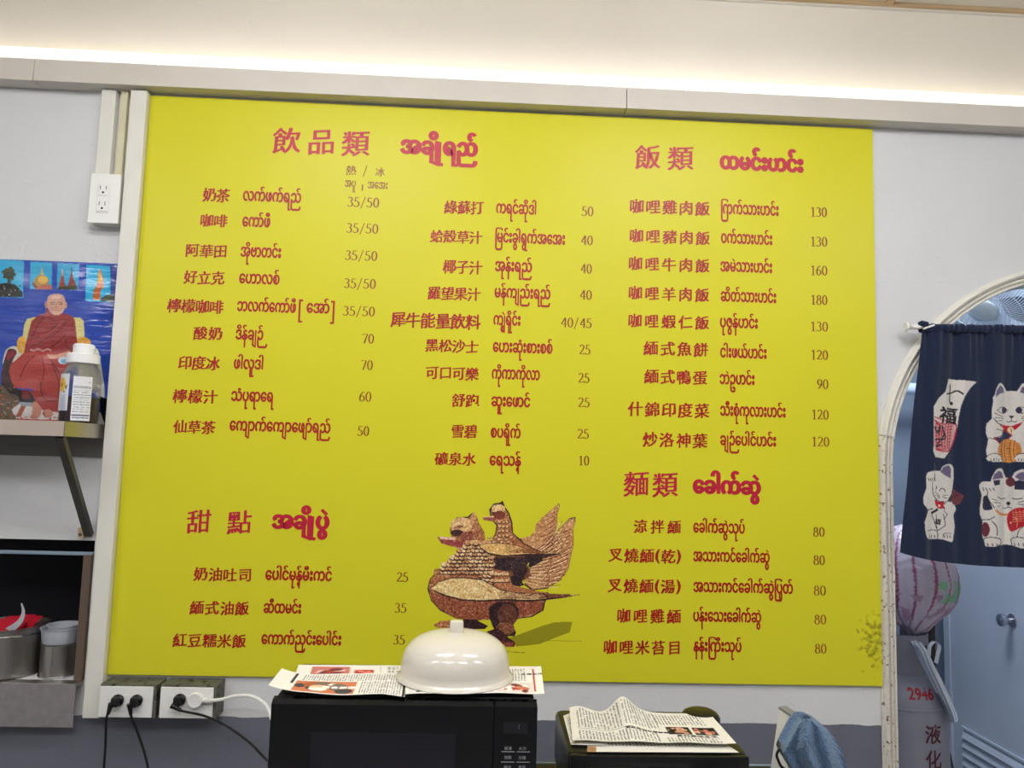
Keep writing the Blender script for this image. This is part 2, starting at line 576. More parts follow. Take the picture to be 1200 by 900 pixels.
# two-tone paint of the menu wall, the strip-light glow painted on it and the soiled corner of the board get their own node trees
def two_tone_glow(m):
    nt = m.node_tree; N = nt.nodes; Lk = nt.links; b = N['Principled BSDF']
    src = b.inputs['Base Color'].links[0].from_socket
    tc = N.new('ShaderNodeTexCoord'); sp = N.new('ShaderNodeSeparateXYZ'); Lk.new(tc.outputs['Object'], sp.inputs[0])
    nz = N.new('ShaderNodeTexNoise'); nz.inputs['Scale'].default_value = 14; Lk.new(tc.outputs['Object'], nz.inputs['Vector'])
    ma = N.new('ShaderNodeMath'); ma.operation = 'MULTIPLY_ADD'; Lk.new(nz.outputs['Fac'], ma.inputs[0]); ma.inputs[1].default_value = 0.012
    Lk.new(sp.outputs[2], ma.inputs[2])
    lt = N.new('ShaderNodeMath'); lt.operation = 'LESS_THAN'; Lk.new(ma.outputs[0], lt.inputs[0]); lt.inputs[1].default_value = 0.834
    ma2 = N.new('ShaderNodeMath'); ma2.operation = 'MULTIPLY_ADD'; Lk.new(nz.outputs['Fac'], ma2.inputs[0]); ma2.inputs[1].default_value = 0.012
    Lk.new(sp.outputs[0], ma2.inputs[2])
    lx = N.new('ShaderNodeMath'); lx.operation = 'LESS_THAN'; Lk.new(ma2.outputs[0], lx.inputs[0]); lx.inputs[1].default_value = 2.414
    mu = N.new('ShaderNodeMath'); mu.operation = 'MULTIPLY'; Lk.new(lt.outputs[0], mu.inputs[0]); Lk.new(lx.outputs[0], mu.inputs[1])
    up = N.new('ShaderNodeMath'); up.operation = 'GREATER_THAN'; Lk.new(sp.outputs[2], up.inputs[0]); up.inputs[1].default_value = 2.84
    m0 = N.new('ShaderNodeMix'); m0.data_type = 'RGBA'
    Lk.new(up.outputs[0], m0.inputs[0]); Lk.new(src, m0.inputs[6]); m0.inputs[7].default_value = L4((234, 227, 214)); src = m0.outputs[2]  # warmer, paler colour above the ledge puts the strip light's glow into the wall
    mx = N.new('ShaderNodeMix'); mx.data_type = 'RGBA'
    Lk.new(mu.outputs[0], mx.inputs[0]); Lk.new(src, mx.inputs[6]); mx.inputs[7].default_value = L4((104, 106, 118))
    Lk.new(mx.outputs[2], b.inputs['Base Color'])
    # trowel ridges
    vo = N.new('ShaderNodeTexNoise'); vo.inputs['Scale'].default_value = 16; vo.inputs['Detail'].default_value = 2; vo.inputs['Distortion'].default_value = 1.6
    Lk.new(tc.outputs['Object'], vo.inputs['Vector'])
    rp = N.new('ShaderNodeMapRange'); rp.inputs[1].default_value = 0.60; rp.inputs[2].default_value = 0.66; Lk.new(vo.outputs['Fac'], rp.inputs[0])
    bp = N.new('ShaderNodeBump'); bp.inputs['Strength'].default_value = 0.16; bp.inputs['Distance'].default_value = 0.003
    Lk.new(rp.outputs[0], bp.inputs['Height'])
    old = b.inputs['Normal'].links[0].from_socket
    Lk.new(old, bp.inputs['Normal']); Lk.new(bp.outputs[0], b.inputs['Normal'])


two_tone_glow(m_wall)


def soil(m):
    nt = m.node_tree; N = nt.nodes; Lk = nt.links; b = N['Principled BSDF']
    src = b.inputs['Base Color'].links[0].from_socket
    tc = N.new('ShaderNodeTexCoord')
    ds = N.new('ShaderNodeVectorMath'); ds.operation = 'SUBTRACT'; ds.inputs[1].default_value = (2.375, 0, 1.09)
    Lk.new(tc.outputs['Object'], ds.inputs[0])
    sc_ = N.new('ShaderNodeVectorMath'); sc_.operation = 'MULTIPLY'; sc_.inputs[1].default_value = (11.0, 0, 6.6)
    Lk.new(ds.outputs[0], sc_.inputs[0])
    ln = N.new('ShaderNodeVectorMath'); ln.operation = 'LENGTH'; Lk.new(sc_.outputs[0], ln.inputs[0])
    mr = N.new('ShaderNodeMapRange'); mr.inputs[1].default_value = 0.2; mr.inputs[2].default_value = 1.0
    mr.inputs[3].default_value = 0.31; mr.inputs[4].default_value = 0.0
    Lk.new(ln.outputs[1], mr.inputs[0])
    nz = N.new('ShaderNodeTexNoise'); nz.inputs['Scale'].default_value = 55; nz.inputs['Detail'].default_value = 5
    Lk.new(tc.outputs['Object'], nz.inputs['Vector'])
    ad = N.new('ShaderNodeMath'); ad.operation = 'ADD'; Lk.new(nz.outputs['Fac'], ad.inputs[0]); Lk.new(mr.outputs[0], ad.inputs[1])
    r2 = N.new('ShaderNodeMapRange'); r2.inputs[1].default_value = 0.73; r2.inputs[2].default_value = 0.86; r2.inputs[4].default_value = 0.6
    Lk.new(ad.outputs[0], r2.inputs[0])
    mx = N.new('ShaderNodeMix'); mx.data_type = 'RGBA'
    Lk.new(r2.outputs[0], mx.inputs[0]); Lk.new(src, mx.inputs[6]); mx.inputs[7].default_value = L4((92, 82, 24))
    Lk.new(mx.outputs[2], b.inputs['Base Color'])


soil(m_board)

# ------------------------------------------------------------------ the setting
WT = 0.012            # face of the menu wall
WB = 0.135            # its back
AC = (3.097, 1.636); AR = 0.6955   # outer circle of the arch moulding
ARI = AR - 0.045
ZC = 3.229


def structure(o):
    o['kind'] = 'structure'; return o


def wall_with_holes():
    c = bpy.data.curves.new('tmp', 'CURVE'); c.dimensions = '2D'; c.fill_mode = 'BOTH'; c.extrude = (WB - WT) / 2

    def spl(pts):
        s = c.splines.new('POLY'); s.points.add(len(pts) - 1)
        for i, (x, y) in enumerate(pts): s.points[i].co = (x, y, 0, 1)
        s.use_cyclic_u = True
    spl([(-1.7, 0), (4.7, 0), (4.7, ZC), (-1.7, ZC)])
    xi = AC[0] - ARI
    arch = [(xi, 0.004), (xi, AC[1])] + [(AC[0] - ARI * cos(pi * k / 56), AC[1] + ARI * sin(pi * k / 56)) for k in range(1, 56)] + [(AC[0] + ARI, AC[1]), (AC[0] + ARI, 0.004)]
    spl(arch)
    spl([(-1.15, 0.93), (-0.072, 0.93), (-0.072, 1.347), (-1.15, 1.347)])
    o = bpy.data.objects.new('tmp', c); COL.objects.link(o)
    dg = bpy.context.evaluated_depsgraph_get()
    me = o.evaluated_get(dg).to_mesh()
    V = [(v.co.x, WT + (WB - WT) / 2 - v.co.z, v.co.y) for v in me.vertices]
    F = [tuple(p.vertices) for p in me.polygons]
    bpy.data.objects.remove(o); bpy.data.curves.remove(c)
    return mesh('wall_front', V, F, m_wall)


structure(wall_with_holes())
structure(MB().box(-1.7, 4.7, -5.2, 2.0, -0.05, 0).build('floor', m_floor))
structure(MB().box(-1.82, -1.7, -5.2, WB, 0, ZC).build('wall_left', mat('side_wall_paint', (212, 212, 212), 0.6)))
structure(MB().box(4.7, 4.82, -5.2, WB, 0, ZC).build('wall_right', MATS['side_wall_paint']))
structure(MB().box(-1.82, 4.82, -5.32, -5.2, 0, ZC).build('wall_back', mat('far_wall_paint', (150, 150, 152), 0.6)))

# ceiling: boards laid between tan bars
ceil = structure(MB().box(-1.82, 4.82, -5.32, WB, ZC + 0.012, ZC + 0.06).build('ceiling', m_ceil))
bars_x = [2.459 + 0.91 * k for k in range(-4, 3)]
bars_y = [-0.012, -1.86, -3.69]
for x in bars_x:
    MB().box(x - 0.012, x + 0.012, -5.2, -0.012, ZC - 0.010, ZC + 0.012).build('ceiling_bar', m_wood, ceil)
for y in bars_y[1:]:
    MB().box(-1.7, 4.7, y - 0.012, y + 0.012, ZC - 0.010, ZC + 0.012).build('ceiling_bar', m_wood, ceil)
LAMPS = [(0.50, -1.45), (1.98, -1.45), (0.50, -3.1), (1.98, -3.1), (-1.05, -2.7), (3.55, -2.5)]  # last two are added, unseen lamps that even out left and right walls
tile = None
xs = [-1.7] + bars_x + [4.7]
for i in range(len(xs) - 1):
    for (ya, yb) in ((-1.848, -0.013), (-3.678, -1.872), (-5.2, -3.702)):
        xa, xb = xs[i] + 0.014, xs[i + 1] - 0.014
        if xb - xa < 0.05: continue
        MB().box(xa, xb, ya, yb, ZC, ZC + 0.01).build('ceiling_board', m_ceil, ceil)
structure(MB().box(-1.7, 4.7, -0.011, WT, ZC - 0.010, ZC + 0.011).build('trim_1', m_wood))
structure(MB().box(-1.7, 4.7, 0.003, WT, ZC - 0.017, ZC - 0.010).build('trim_2', m_cream))

for i, (x, y) in enumerate(LAMPS):
    t = thing('ceiling_light', (x, y, ZC - 0.05), ['white ceiling light above the left part of the menu board', 'white ceiling light above the right part of the menu board',
              'white ceiling light in the left half of the room behind', 'white ceiling light in the middle of the room behind', 'added white ceiling light that brightens the left side of the room', 'added white ceiling light that brightens the right side of the room'][i], 'ceiling light')
    MB().box(x - .47, x + .47, y - .15, y + .15, ZC - .05, ZC - 0.013, 0.008).build('lamp_housing', m_white, t)
    MB().box(x - .45, x + .45, y - .13, y + .13, ZC - .15, ZC - .0505, 0.01).build('diffuser', m_lamp, t)

# ledge and light strip over the board
t = thing('cable_ledge', (1.2, 0, 2.79), 'long cream boxed-in ledge running above the yellow menu board', 'ledge')
for xa, xb in ((-1.69, -0.349), (-0.347, 1.55), (1.552, 4.69)):
    MB().box(xa, xb, -0.048, WT - 0.0005, 2.787, 2.858, 0.0015).build('ledge_cover', mat('ledge_cream', (208, 201, 191), 0.45, var=0.03, vscale=6), t)
t = thing('strip_light', (1.2, 0, 2.86), 'bright white tube light lying along the top of the cream ledge', 'strip light')
for xa, xb in ((-1.68, 0.03), (0.034, 1.75), (1.754, 4.68)):
    MB().box(xa, xb, -0.036, WT - 0.001, 2.8585, 2.866).build('light_base', m_white, t)
    MB().box(xa, xb, -0.040, -0.008, 2.866, 2.902, 0.006).build('light_tube', m_led, t)

# ------------------------------------------------------------------ yellow menu board
board = MB().box(0.0, 2.4, 0.0, WT - 0.0006, 0.95, 2.778, 0.0012).build('menu_board', m_board)
tag(board, 'large yellow menu board with red Chinese and Burmese dishes and prices', 'menu board')
TABLE = """T|飲品類|0.401|0.713|2.645|0.0951
t|အချိုရည်|0.813|1.069|2.622|0.0434
s|熱|0.643|0.673|2.555|0.0344
s|/|0.695|0.712|2.556|0.0316
s|冰|0.737|0.767|2.554|0.0316
m|အပူ|0.640|0.675|2.500|0.0214
m|၊|0.695|0.699|2.497|0.0214
m|အအေး|0.714|0.778|2.498|0.0214
c|奶茶|0.188|0.274|2.453|0.0466
b|လက်ဖက်ရည်|0.316|0.502|2.440|0.0311
p|35/50|0.650|0.754|2.450|0.0322
c|咖啡|0.185|0.272|2.369|0.0435
b|ကော်ဖီ|0.319|0.408|2.355|0.0309
p|35/50|0.651|0.755|2.363|0.0320
c|阿華田|0.147|0.277|2.268|0.0446
b|အိုဗာတင်း|0.319|0.448|2.256|0.0307
p|35/50|0.651|0.756|2.273|0.0317
c|好立克|0.147|0.274|2.181|0.0443
b|ဟောလစ်|0.320|0.448|2.169|0.0305
p|35/50|0.652|0.755|2.181|0.0315
c|檸檬咖啡|0.101|0.277|2.088|0.0453
b|ဘလက်ကော်ဖီ|0.319|0.505|2.079|0.0303
b|အော်|0.538|0.611|2.081|0.0304
b|[|0.513|0.527|2.085|0.0331
b|]|0.616|0.627|2.084|0.0332
p|35/50|0.653|0.756|2.091|0.0313
c|酸奶|0.189|0.278|2.002|0.0437
b|ဒိန်ချဉ်|0.320|0.421|1.988|0.0301
p|70|0.718|0.757|2.003|0.0311
c|印度冰|0.147|0.276|1.907|0.0447
b|ဖါလူဒါ|0.320|0.412|1.894|0.0298
p|70|0.718|0.757|1.918|0.0309
c|檸檬汁|0.138|0.276|1.801|0.0443
b|သံပုရာရေ|0.318|0.452|1.792|0.0296
p|60|0.717|0.757|1.817|0.0307
c|仙草茶|0.145|0.275|1.705|0.0427
b|ကျောက်ကျောဖျော်ရည်|0.319|0.633|1.699|0.0294
p|50|0.717|0.755|1.708|0.0304
T|甜點|0.207|0.404|1.414|0.0783
t|အချိုပွဲ|0.466|0.645|1.400|0.0393
c|奶油吐司|0.238|0.415|1.254|0.0425
b|ပေါင်မုန့်မီးကင်|0.456|0.660|1.242|0.0285
p|25|0.858|0.897|1.258|0.0294
c|緬式油飯|0.234|0.412|1.153|0.0422
b|ဆီထမင်း|0.456|0.571|1.142|0.0282
p|35|0.856|0.895|1.164|0.0292
c|紅豆糯米飯|0.189|0.409|1.055|0.0418
b|ကောက်ညှင်းပေါင်း|0.455|0.698|1.049|0.0280
p|35|0.856|0.894|1.068|0.0290
c|綠蘇打|0.966|1.093|2.446|0.0458
b|ကရင်ဆိုဒါ|1.134|1.266|2.433|0.0315
p|50|1.415|1.455|2.451|0.0326
c|蛤殼草汁|0.923|1.092|2.347|0.0440
b|မြင်းခွါရွက်အအေး|1.134|1.363|2.336|0.0313
p|40|1.415|1.455|2.353|0.0323
c|椰子汁|0.968|1.095|2.247|0.0465
b|အုန်းရည်|1.136|1.257|2.240|0.0311
p|40|1.416|1.453|2.258|0.0321
c|羅望果汁|0.922|1.092|2.159|0.0448
b|မန်ကျည်းရည်|1.137|1.319|2.153|0.0309
p|40|1.415|1.455|2.171|0.0319
c|犀牛能量飲料|0.807|1.094|2.068|0.0514
b|ကျွဲရိုင်း|1.136|1.224|2.063|0.0307
p|40/45|1.355|1.457|2.078|0.0317
c|黑松沙士|0.921|1.091|1.988|0.0428
b|ဟေးဆုံးစားစစ်|1.137|1.330|1.975|0.0305
p|25|1.416|1.454|1.991|0.0315
c|可口可樂|0.925|1.094|1.900|0.0439
b|ကိုကာကိုလာ|1.136|1.291|1.888|0.0303
p|25|1.414|1.453|1.899|0.0312
c|舒跑|1.012|1.098|1.814|0.0437
b|ဆူးဖောင်|1.137|1.262|1.800|0.0301
p|25|1.415|1.455|1.820|0.0311
c|雪碧|1.013|1.095|1.716|0.0447
b|စပရိုက်|1.138|1.234|1.700|0.0298
p|25|1.415|1.454|1.719|0.0308
c|礦泉水|0.965|1.093|1.628|0.0417
b|ရေသန့်|1.137|1.238|1.612|0.0296
p|10|1.419|1.456|1.634|0.0306
T|飯類|1.591|1.786|2.644|0.0911
t|ထမင်းဟင်း|1.875|2.161|2.617|0.0427
c|咖哩雞肉飯|1.574|1.842|2.475|0.0493
b|ကြက်သားဟင်း|1.880|2.075|2.463|0.0320
p|130|2.181|2.239|2.481|0.0331
c|咖哩豬肉飯|1.575|1.843|2.375|0.0475
b|ဝက်သားဟင်း|1.880|2.053|2.363|0.0318
p|130|2.180|2.239|2.380|0.0328
c|咖哩牛肉飯|1.573|1.842|2.282|0.0472
b|အမဲသားဟင်း|1.878|2.052|2.268|0.0316
p|160|2.179|2.238|2.282|0.0326
c|咖哩羊肉飯|1.574|1.841|2.184|0.0468
b|ဆိတ်သားဟင်း|1.879|2.065|2.168|0.0313
p|180|2.179|2.237|2.183|0.0323
c|咖哩蝦仁飯|1.574|1.841|2.092|0.0465
b|ပုဇွန်ဟင်း|1.877|2.003|2.081|0.0311
p|130|2.177|2.238|2.094|0.0321
c|緬式魚餅|1.627|1.838|2.003|0.0476
b|ငါးဖယ်ဟင်း|1.878|2.032|1.982|0.0309
p|120|2.178|2.237|2.000|0.0319
c|緬式鴨蛋|1.630|1.835|1.911|0.0473
b|ဘဲဥဟင်း|1.876|1.992|1.895|0.0307
p|90|2.198|2.237|1.904|0.0317
c|什錦印度菜|1.578|1.842|1.804|0.0483
b|သီးစုံကုလားဟင်း|1.878|2.094|1.792|0.0305
p|120|2.178|2.237|1.804|0.0314
c|炒洛神葉|1.627|1.836|1.707|0.0479
b|ချဉ်ပေါင်ဟင်း|1.878|2.062|1.697|0.0302
p|120|2.177|2.238|1.716|0.0312
T|麵類|1.567|1.741|1.563|0.0865
t|ခေါက်ဆွဲ|1.789|2.012|1.542|0.0399
c|涼拌緬|1.601|1.752|1.431|0.0428
b|ခေါက်ဆွဲသုပ်|1.792|1.959|1.417|0.0295
p|80|2.180|2.219|1.427|0.0305
c|叉燒緬(乾)|1.522|1.753|1.339|0.0452
b|အသားကင်ခေါက်ဆွဲ|1.792|2.039|1.327|0.0293
p|80|2.180|2.219|1.338|0.0303
c|叉燒緬(湯)|1.521|1.753|1.245|0.0448
b|အသားကင်ခေါက်ဆွဲပြုတ်|1.793|2.114|1.232|0.0291
p|80|2.180|2.221|1.243|0.0301
c|咖哩雞緬|1.551|1.754|1.153|0.0445
b|ပန်းသေးခေါက်ဆွဲ|1.793|2.011|1.141|0.0289
p|80|2.181|2.221|1.153|0.0299
c|咖哩米苔目|1.510|1.756|1.057|0.0442
b|နန်းကြီးသုပ်|1.794|1.948|1.049|0.0287
p|80|2.182|2.221|1.063|0.0297"""
PY = -0.0006
for ln_ in TABLE.strip().split('\n'):
    k, body, u0, u1, v, h = ln_.split('|'); u0, u1, v, h = map(float, (u0, u1, v, h))
    if k in 'Tcs' and body != '/':
        wts = [0.34 if c in '()' else 1.0 for c in body]
        n = len(body); em = h * 1.06 if n else h
        if k == 'T': em = h * 1.0
        gw = em * 0.93
        full = [w_ for w_ in wts]
        # centres spread evenly between the two ends
        pos = []; acc = 0.0
        for i, w_ in enumerate(wts):
            if i: acc += (wts[i - 1] + w_) / 2
            pos.append(acc)
        pitch = (u1 - u0) / sum(wts)
        sq = min(1.0, pitch * 0.99 / gw) if n > 1 else 1.0
        gw *= sq
        lo = u0 + gw * wts[0] / 2; hi = u1 - gw * wts[-1] / 2
        V = np.zeros((0, 2)); F = []
        for i, c in enumerate(body):
            a_, b_ = {'T': (0.031, 0.007), 'c': (0.041, 0.019), 's': (0.016, 0.0)}[k]
            G, gf = glyph_mesh(c, a_, b_, 0.09, 0.55)
            cc = (G.min(0) + G.max(0)) / 2
            W = (G - cc) * em * np.array([0.97 * sq, 0.97])
            if c in '()': W = (G - cc) * em * np.array([1.0, 1.0])
            x = lo + (hi - lo) * (pos[i] / pos[-1] if pos[-1] > 0 else 0.5)
            if n == 1: x = (u0 + u1) / 2
            W = W + np.array([x, v])
            if k == 'T':
                flat_print('heading_character', W, gf, PY, m_red1, board); continue
            F += [tuple(q + len(V) for q in f) for f in gf]; V = np.concatenate([V, W])
        if k != 'T': flat_print('chinese_text', V, F, PY, m_red3 if k == 's' else m_red2, board)
    elif k in 'tbm' and body not in '[]၊':
        a_, b_ = {'t': (0.085, 0.045), 'b': (0.046, 0.027), 'm': (0.018, 0.012)}[k]
        V0, F = raw_text(visual_order(body))
        if 'ျို' in body:                   # tall u sign stands to the right of the ya loop
            i_ = body.index('ု')
            Va, Fa = raw_text(visual_order(body[:i_])); Vb, Fb = raw_text('\u102f'); Vc, Fc = raw_text(visual_order(body[i_ + 1:]))
            xb = Va[:, 0].max() + 0.05
            Vb = Vb + np.array([xb - Vb[:, 0].min(), 0.0]); Vb[:, 1] = np.where(Vb[:, 1] > -0.2, 0.5, Vb[:, 1])
            Vc = Vc + np.array([Vb[:, 0].max() + 0.09 - Vc[:, 0].min(), 0.0])
            V0 = np.concatenate([Va, Vb, Vc])
            F = list(Fa) + [tuple(q + len(Va) for q in f) for f in Fb] + [tuple(q + len(Va) + len(Vb) for q in f) for f in Fc]
        W = embolden(V0, F, a_, b_)
        x0, x1 = W[:, 0].min(), W[:, 0].max()
        x = u0 + (W[:, 0] - x0) / (x1 - x0) * (u1 - u0)
        em = h / 0.546
        y = W[:, 1]
        top = 0.9 if k == 't' else 0.62
        y = np.where(y > 0.546, 0.546 + (y - 0.546) * top, y) * em
        flat_print('burmese_heading' if k == 't' else 'burmese_text', np.stack([x, y + v], 1), F, PY - (0.0001 if k == 't' else 0), m_red1 if k == 't' else (m_red3 if k == 'm' else m_red2), board)
    elif body == '၊':
        flat_print('bar_mark', [(u0, v - .008), (u0 + .004, v - .008), (u0 + .004, v + .012), (u0, v + .012)], [(0, 1, 2, 3)], PY, m_red3, board)
    elif body in '[]':
        s = 1 if body == '[' else -1; xa = u0 if s > 0 else u1
        bm_ = MB(); w_ = 0.006
        for (a, b, c, d) in ((0, w_, -h * .95, h * .95), (0, 0.013, h * .95, h * .95 + w_), (0, 0.013, -h * .95 - w_, -h * .95)):
            V = [(xa + s * a, PY, v + c), (xa + s * b, PY, v + c), (xa + s * b, PY, v + d), (xa + s * a, PY, v + d)]
            bm_.add(V, [(0, 1, 2, 3)])
        bm_.build('bracket_mark', m_red2, board)
    else:
        V, F = digit_mesh(body, u0, u1, v - h / 2, v + h / 2)
        flat_print('price_text', V, F, PY, m_red3, board)

# printed picture of a gilded hintha bird carrying its mate, drawn in 1/4.5 px units
def bird_art():
    A = Art(20, 50, 900, 900, 2.0, (200, 190, 40), filled=False)
    LT = (222, 178, 122); MD = (172, 108, 66); DK = (52, 26, 26); RD = (120, 52, 36)
    A.poly([(480, 800), (560, 770), (640, 740), (720, 715), (815, 712), (800, 770), (720, 800), (640, 832), (520, 845)], (150, 142, 20))
    A.line([(640, 812), (860, 816)], 4, (140, 128, 20)); A.line([(470, 872), (560, 876)], 5, (140, 128, 20))
    w1 = [(535, 275), (590, 262), (615, 235), (622, 200), (660, 160), (742, 88), (748, 105), (735, 150), (735, 200), (722, 250), (700, 300), (650, 345), (575, 335)]
    w2 = [(600, 400), (640, 340), (700, 290), (740, 225), (800, 165), (832, 160), (830, 190), (818, 230), (822, 300), (805, 380), (795, 430), (750, 495), (680, 540), (600, 550), (560, 520)]
    for w in (w2, w1):
        A.poly(w, DK); c = np.mean(w, 0)
        A.poly([tuple(c + (np.array(p) - c) * 0.965) for p in w], (196, 140, 90))
    for k in range(13):
        t = k / 12; x0, y0 = 560 + 60 * t, 500 - 160 * t
        x1, y1 = 700 + 110 * (1 - abs(t - .55)), 520 - 340 * t
        A.line([(x0, y0), ((x0 + x1) / 2 + 6, (y0 + y1) / 2 + 14), (x1, y1)], 4, RD, 4)
        A.line([(x0 + 6, y0 + 4), ((x0 + x1) / 2 + 10, (y0 + y1) / 2 + 18), (x1 - 12, y1 + 12)], 5, (236, 200, 150), 4)
    for k in range(24):          # barbs of the upright feathers
        y = 110 + k * 17
        A.line([(640 + 20 * (k % 3), y + 60), (735 - (k * 2), y + 20)], 3, RD)
        if 4 < k < 20: A.line([(700, y + 70), (812 - k * 1.5, y + 30)], 3, RD)
    # small bird
    A.poly([(372, 300), (405, 250), (412, 205), (395, 186), (344, 178), (340, 160), (380, 158), (374, 122), (398, 90), (432, 84), (446, 74), (460, 108), (482, 140), (498, 190), (502, 245), (560, 300), (640, 340), (770, 352), (700, 368), (600, 400), (430, 385), (350, 320)], DK)
    A.poly([(380, 298), (412, 250), (420, 200), (390, 178), (384, 130), (405, 98), (434, 92), (455, 112), (476, 145), (490, 195), (494, 245), (550, 300), (620, 340), (500, 345), (430, 340)], MD)
    A.poly([(340, 158), (398, 160), (420, 172), (396, 184), (346, 178)], (150, 84, 66)); A.poly([(342, 157), (396, 157), (400, 164), (345, 164)], (236, 190, 150))
    A.ell(424, 118, 36, 24, LT); A.ell(405, 145, 16, 10, (70, 30, 30)); A.ell(430, 152, 30, 24, RD)
    A.poly([(355, 370), (560, 370), (600, 470), (520, 520), (380, 480)], (120, 66, 44))
    A.poly([(372, 375), (650, 372), (660, 392), (600, 425), (560, 430), (585, 400), (575, 450), (545, 500), (562, 520), (530, 530), (400, 522), (470, 488), (505, 470), (498, 440), (440, 452), (370, 462), (355, 420)], (44, 26, 30))
    A.ell(530, 420, 42, 46, (58, 38, 40))
    # large bird
    body = [(100, 266), (180, 275), (166, 235), (172, 195), (205, 162), (262, 158), (292, 134), (312, 165), (322, 195), (350, 245), (358, 300), (400, 360), (380, 430), (480, 450), (500, 520), (640, 555), (690, 560), (672, 610), (662, 655), (600, 690), (520, 700), (400, 702), (300, 708), (200, 698), (115, 655), (66, 600), (48, 540), (60, 490), (95, 450), (150, 435), (190, 395), (228, 330), (180, 315), (120, 298)]
    A.poly(body, DK); c = np.array((320, 480))
    A.poly([tuple(c + (np.array(p) - c) * 0.975) for p in body], MD)
    A.poly([(100, 264), (190, 272), (250, 300), (238, 326), (180, 314), (122, 300)], (150, 66, 58)); A.poly([(104, 263), (190, 268), (210, 284), (120, 278)], (232, 180, 150))
    A.ell(228, 205, 58, 42, LT); A.ell(205, 245, 34, 18, (62, 30, 30)); A.ell(262, 268, 42, 30, (140, 72, 52)); A.ell(212, 214, 26, 9, (150, 92, 60), -0.2)
    A.ell(290, 170, 14, 34, (206, 150, 100), 0.2); A.ell(308, 205, 14, 30, MD, -0.3)
    A.poly([(60, 560), (180, 585), (400, 605), (660, 610), (655, 655), (520, 698), (300, 706), (200, 694), (118, 650), (70, 600)], (146, 78, 50))
    r = random.Random(3)
    for row in range(12, -1, -1):        # breast scales, lowest row first
        y = 300 + row * 19
        for k in range(13):
            xc = max(92, 262 - (y - 300) * 1.05) + k * 23 + (row % 2) * 11 + r.uniform(-5, 5)
            if xc > 395 or (y > 470 and xc < 330) or y > 520: continue
            A.ell(xc, y + r.uniform(-3, 3), 19, 17, (74, 34, 28)); A.ell(xc - 1, y - 4, 16, 13, r.choice([LT, (236, 200, 152), (200, 142, 96)]))
    for k in range(10):
        A.ell(375 + k * 13, 270 + (k % 3) * 12, 10, 7, (80, 40, 34)); A.ell(374 + k * 13, 268 + (k % 3) * 12, 8, 5, LT)
        A.ell(390 + (k % 5) * 20, 465 + (k // 5) * 34, 14, 11, (90, 44, 34)); A.ell(389 + (k % 5) * 20, 462 + (k // 5) * 34, 11, 8, (226, 180, 130))
    for k in range(12):
        A.ell(430 + (k % 3) * 20, 190 + (k // 3) * 24, 11, 8, (84, 42, 34)); A.ell(429 + (k % 3) * 20, 187 + (k // 3) * 24, 8, 6, LT)
    # folded wings
    A.poly([(318, 318), (360, 300), (430, 296), (520, 310), (600, 338), (775, 352), (690, 366), (560, 362), (450, 372), (370, 360)], DK)
    A.poly([(322, 316), (362, 302), (430, 300), (520, 314), (600, 341), (760, 352), (560, 356), (450, 364), (372, 350)], (226, 178, 108))
    A.poly([(60, 540), (110, 500), (180, 478), (260, 480), (340, 490), (430, 540), (520, 560), (866, 570), (760, 590), (600, 610), (440, 604), (330, 608), (230, 602), (140, 580)], DK)
    A.poly([(66, 540), (112, 504), (180, 484), (260, 486), (340, 496), (430, 546), (520, 564), (850, 571), (600, 598), (440, 594), (330, 600), (230, 594), (145, 572)], (234, 194, 132))
    for k in range(7):
        A.line([(430, 552 + k * 7), (620, 566 + k * 4), (800, 571 + k * 1.5)], 3, (120, 64, 40), 4)
        A.line([(460, 312 + k * 6), (560, 332 + k * 3), (690, 350 + k)], 2.5, (140, 84, 44), 4)
    for k in range(4):
        A.line([(300 + 14 * k, 500 + k * 8), (400, 560 + k * 5)], 3, (190, 130, 80))
    # legs and feet
    A.poly([(372, 640), (420, 606), (500, 610), (535, 650), (525, 700), (500, 735), (518, 770), (508, 792), (450, 790), (395, 745), (378, 700)], (46, 24, 26))
    A.ell(470, 680, 52, 60, (98, 54, 38)); A.ell(460, 750, 50, 34, (128, 76, 48))
    A.poly([(160, 705), (300, 700), (370, 735), (352, 752), (250, 756), (160, 745)], (52, 24, 28))
    A.poly([(84, 728), (120, 708), (190, 706), (190, 745), (120, 748), (84, 738)], (180, 112, 70))
    A.poly([(360, 765), (420, 745), (480, 800), (512, 822), (508, 846), (462, 842), (400, 800)], (60, 26, 26))
    A.poly([(440, 815), (512, 822), (508, 848), (460, 846)], (130, 56, 44))
    mk = A.m.copy()
    # grain of the casting
    T2 = Art(20, 50, 900, 900, 2.0, (128, 0, 0))
    for k in range(2600):            # chased curls all over the casting
        x, y = r.uniform(45, 840), r.uniform(70, 850); a_ = r.uniform(0, 6.28); l_ = r.uniform(5, 10)
        T2.line([(x, y), (x + l_ * cos(a_), y + l_ * sin(a_)), (x + l_ * 1.3 * cos(a_ + .9), y + l_ * 1.3 * sin(a_ + .9))], 2.6, (r.choice([84, 96, 168, 180]), 0, 0))
    n = (T2.a[..., 0] - 128) * 1.15 + rng.normal(0, 15, (A.H, A.W)); n2 = np.kron(rng.normal(0, 15, (A.H // 3 + 1, A.W // 3 + 1)), np.ones((3, 3)))[:A.H, :A.W]
    lum = A.a.mean(2); metal_ = (np.abs(A.a[..., 0] - A.a[..., 2]) < 118) | (A.a[..., 0] > 205)
    g = (n + n2) * np.where(lum > 70, 1.0, 0.6)
    sh = (A.a[..., 1] > A.a[..., 0] * 0.86)
    A.a += np.where(sh, 0, g)[..., None]
    A.a = np.clip(A.a, 8, 250)
    return A


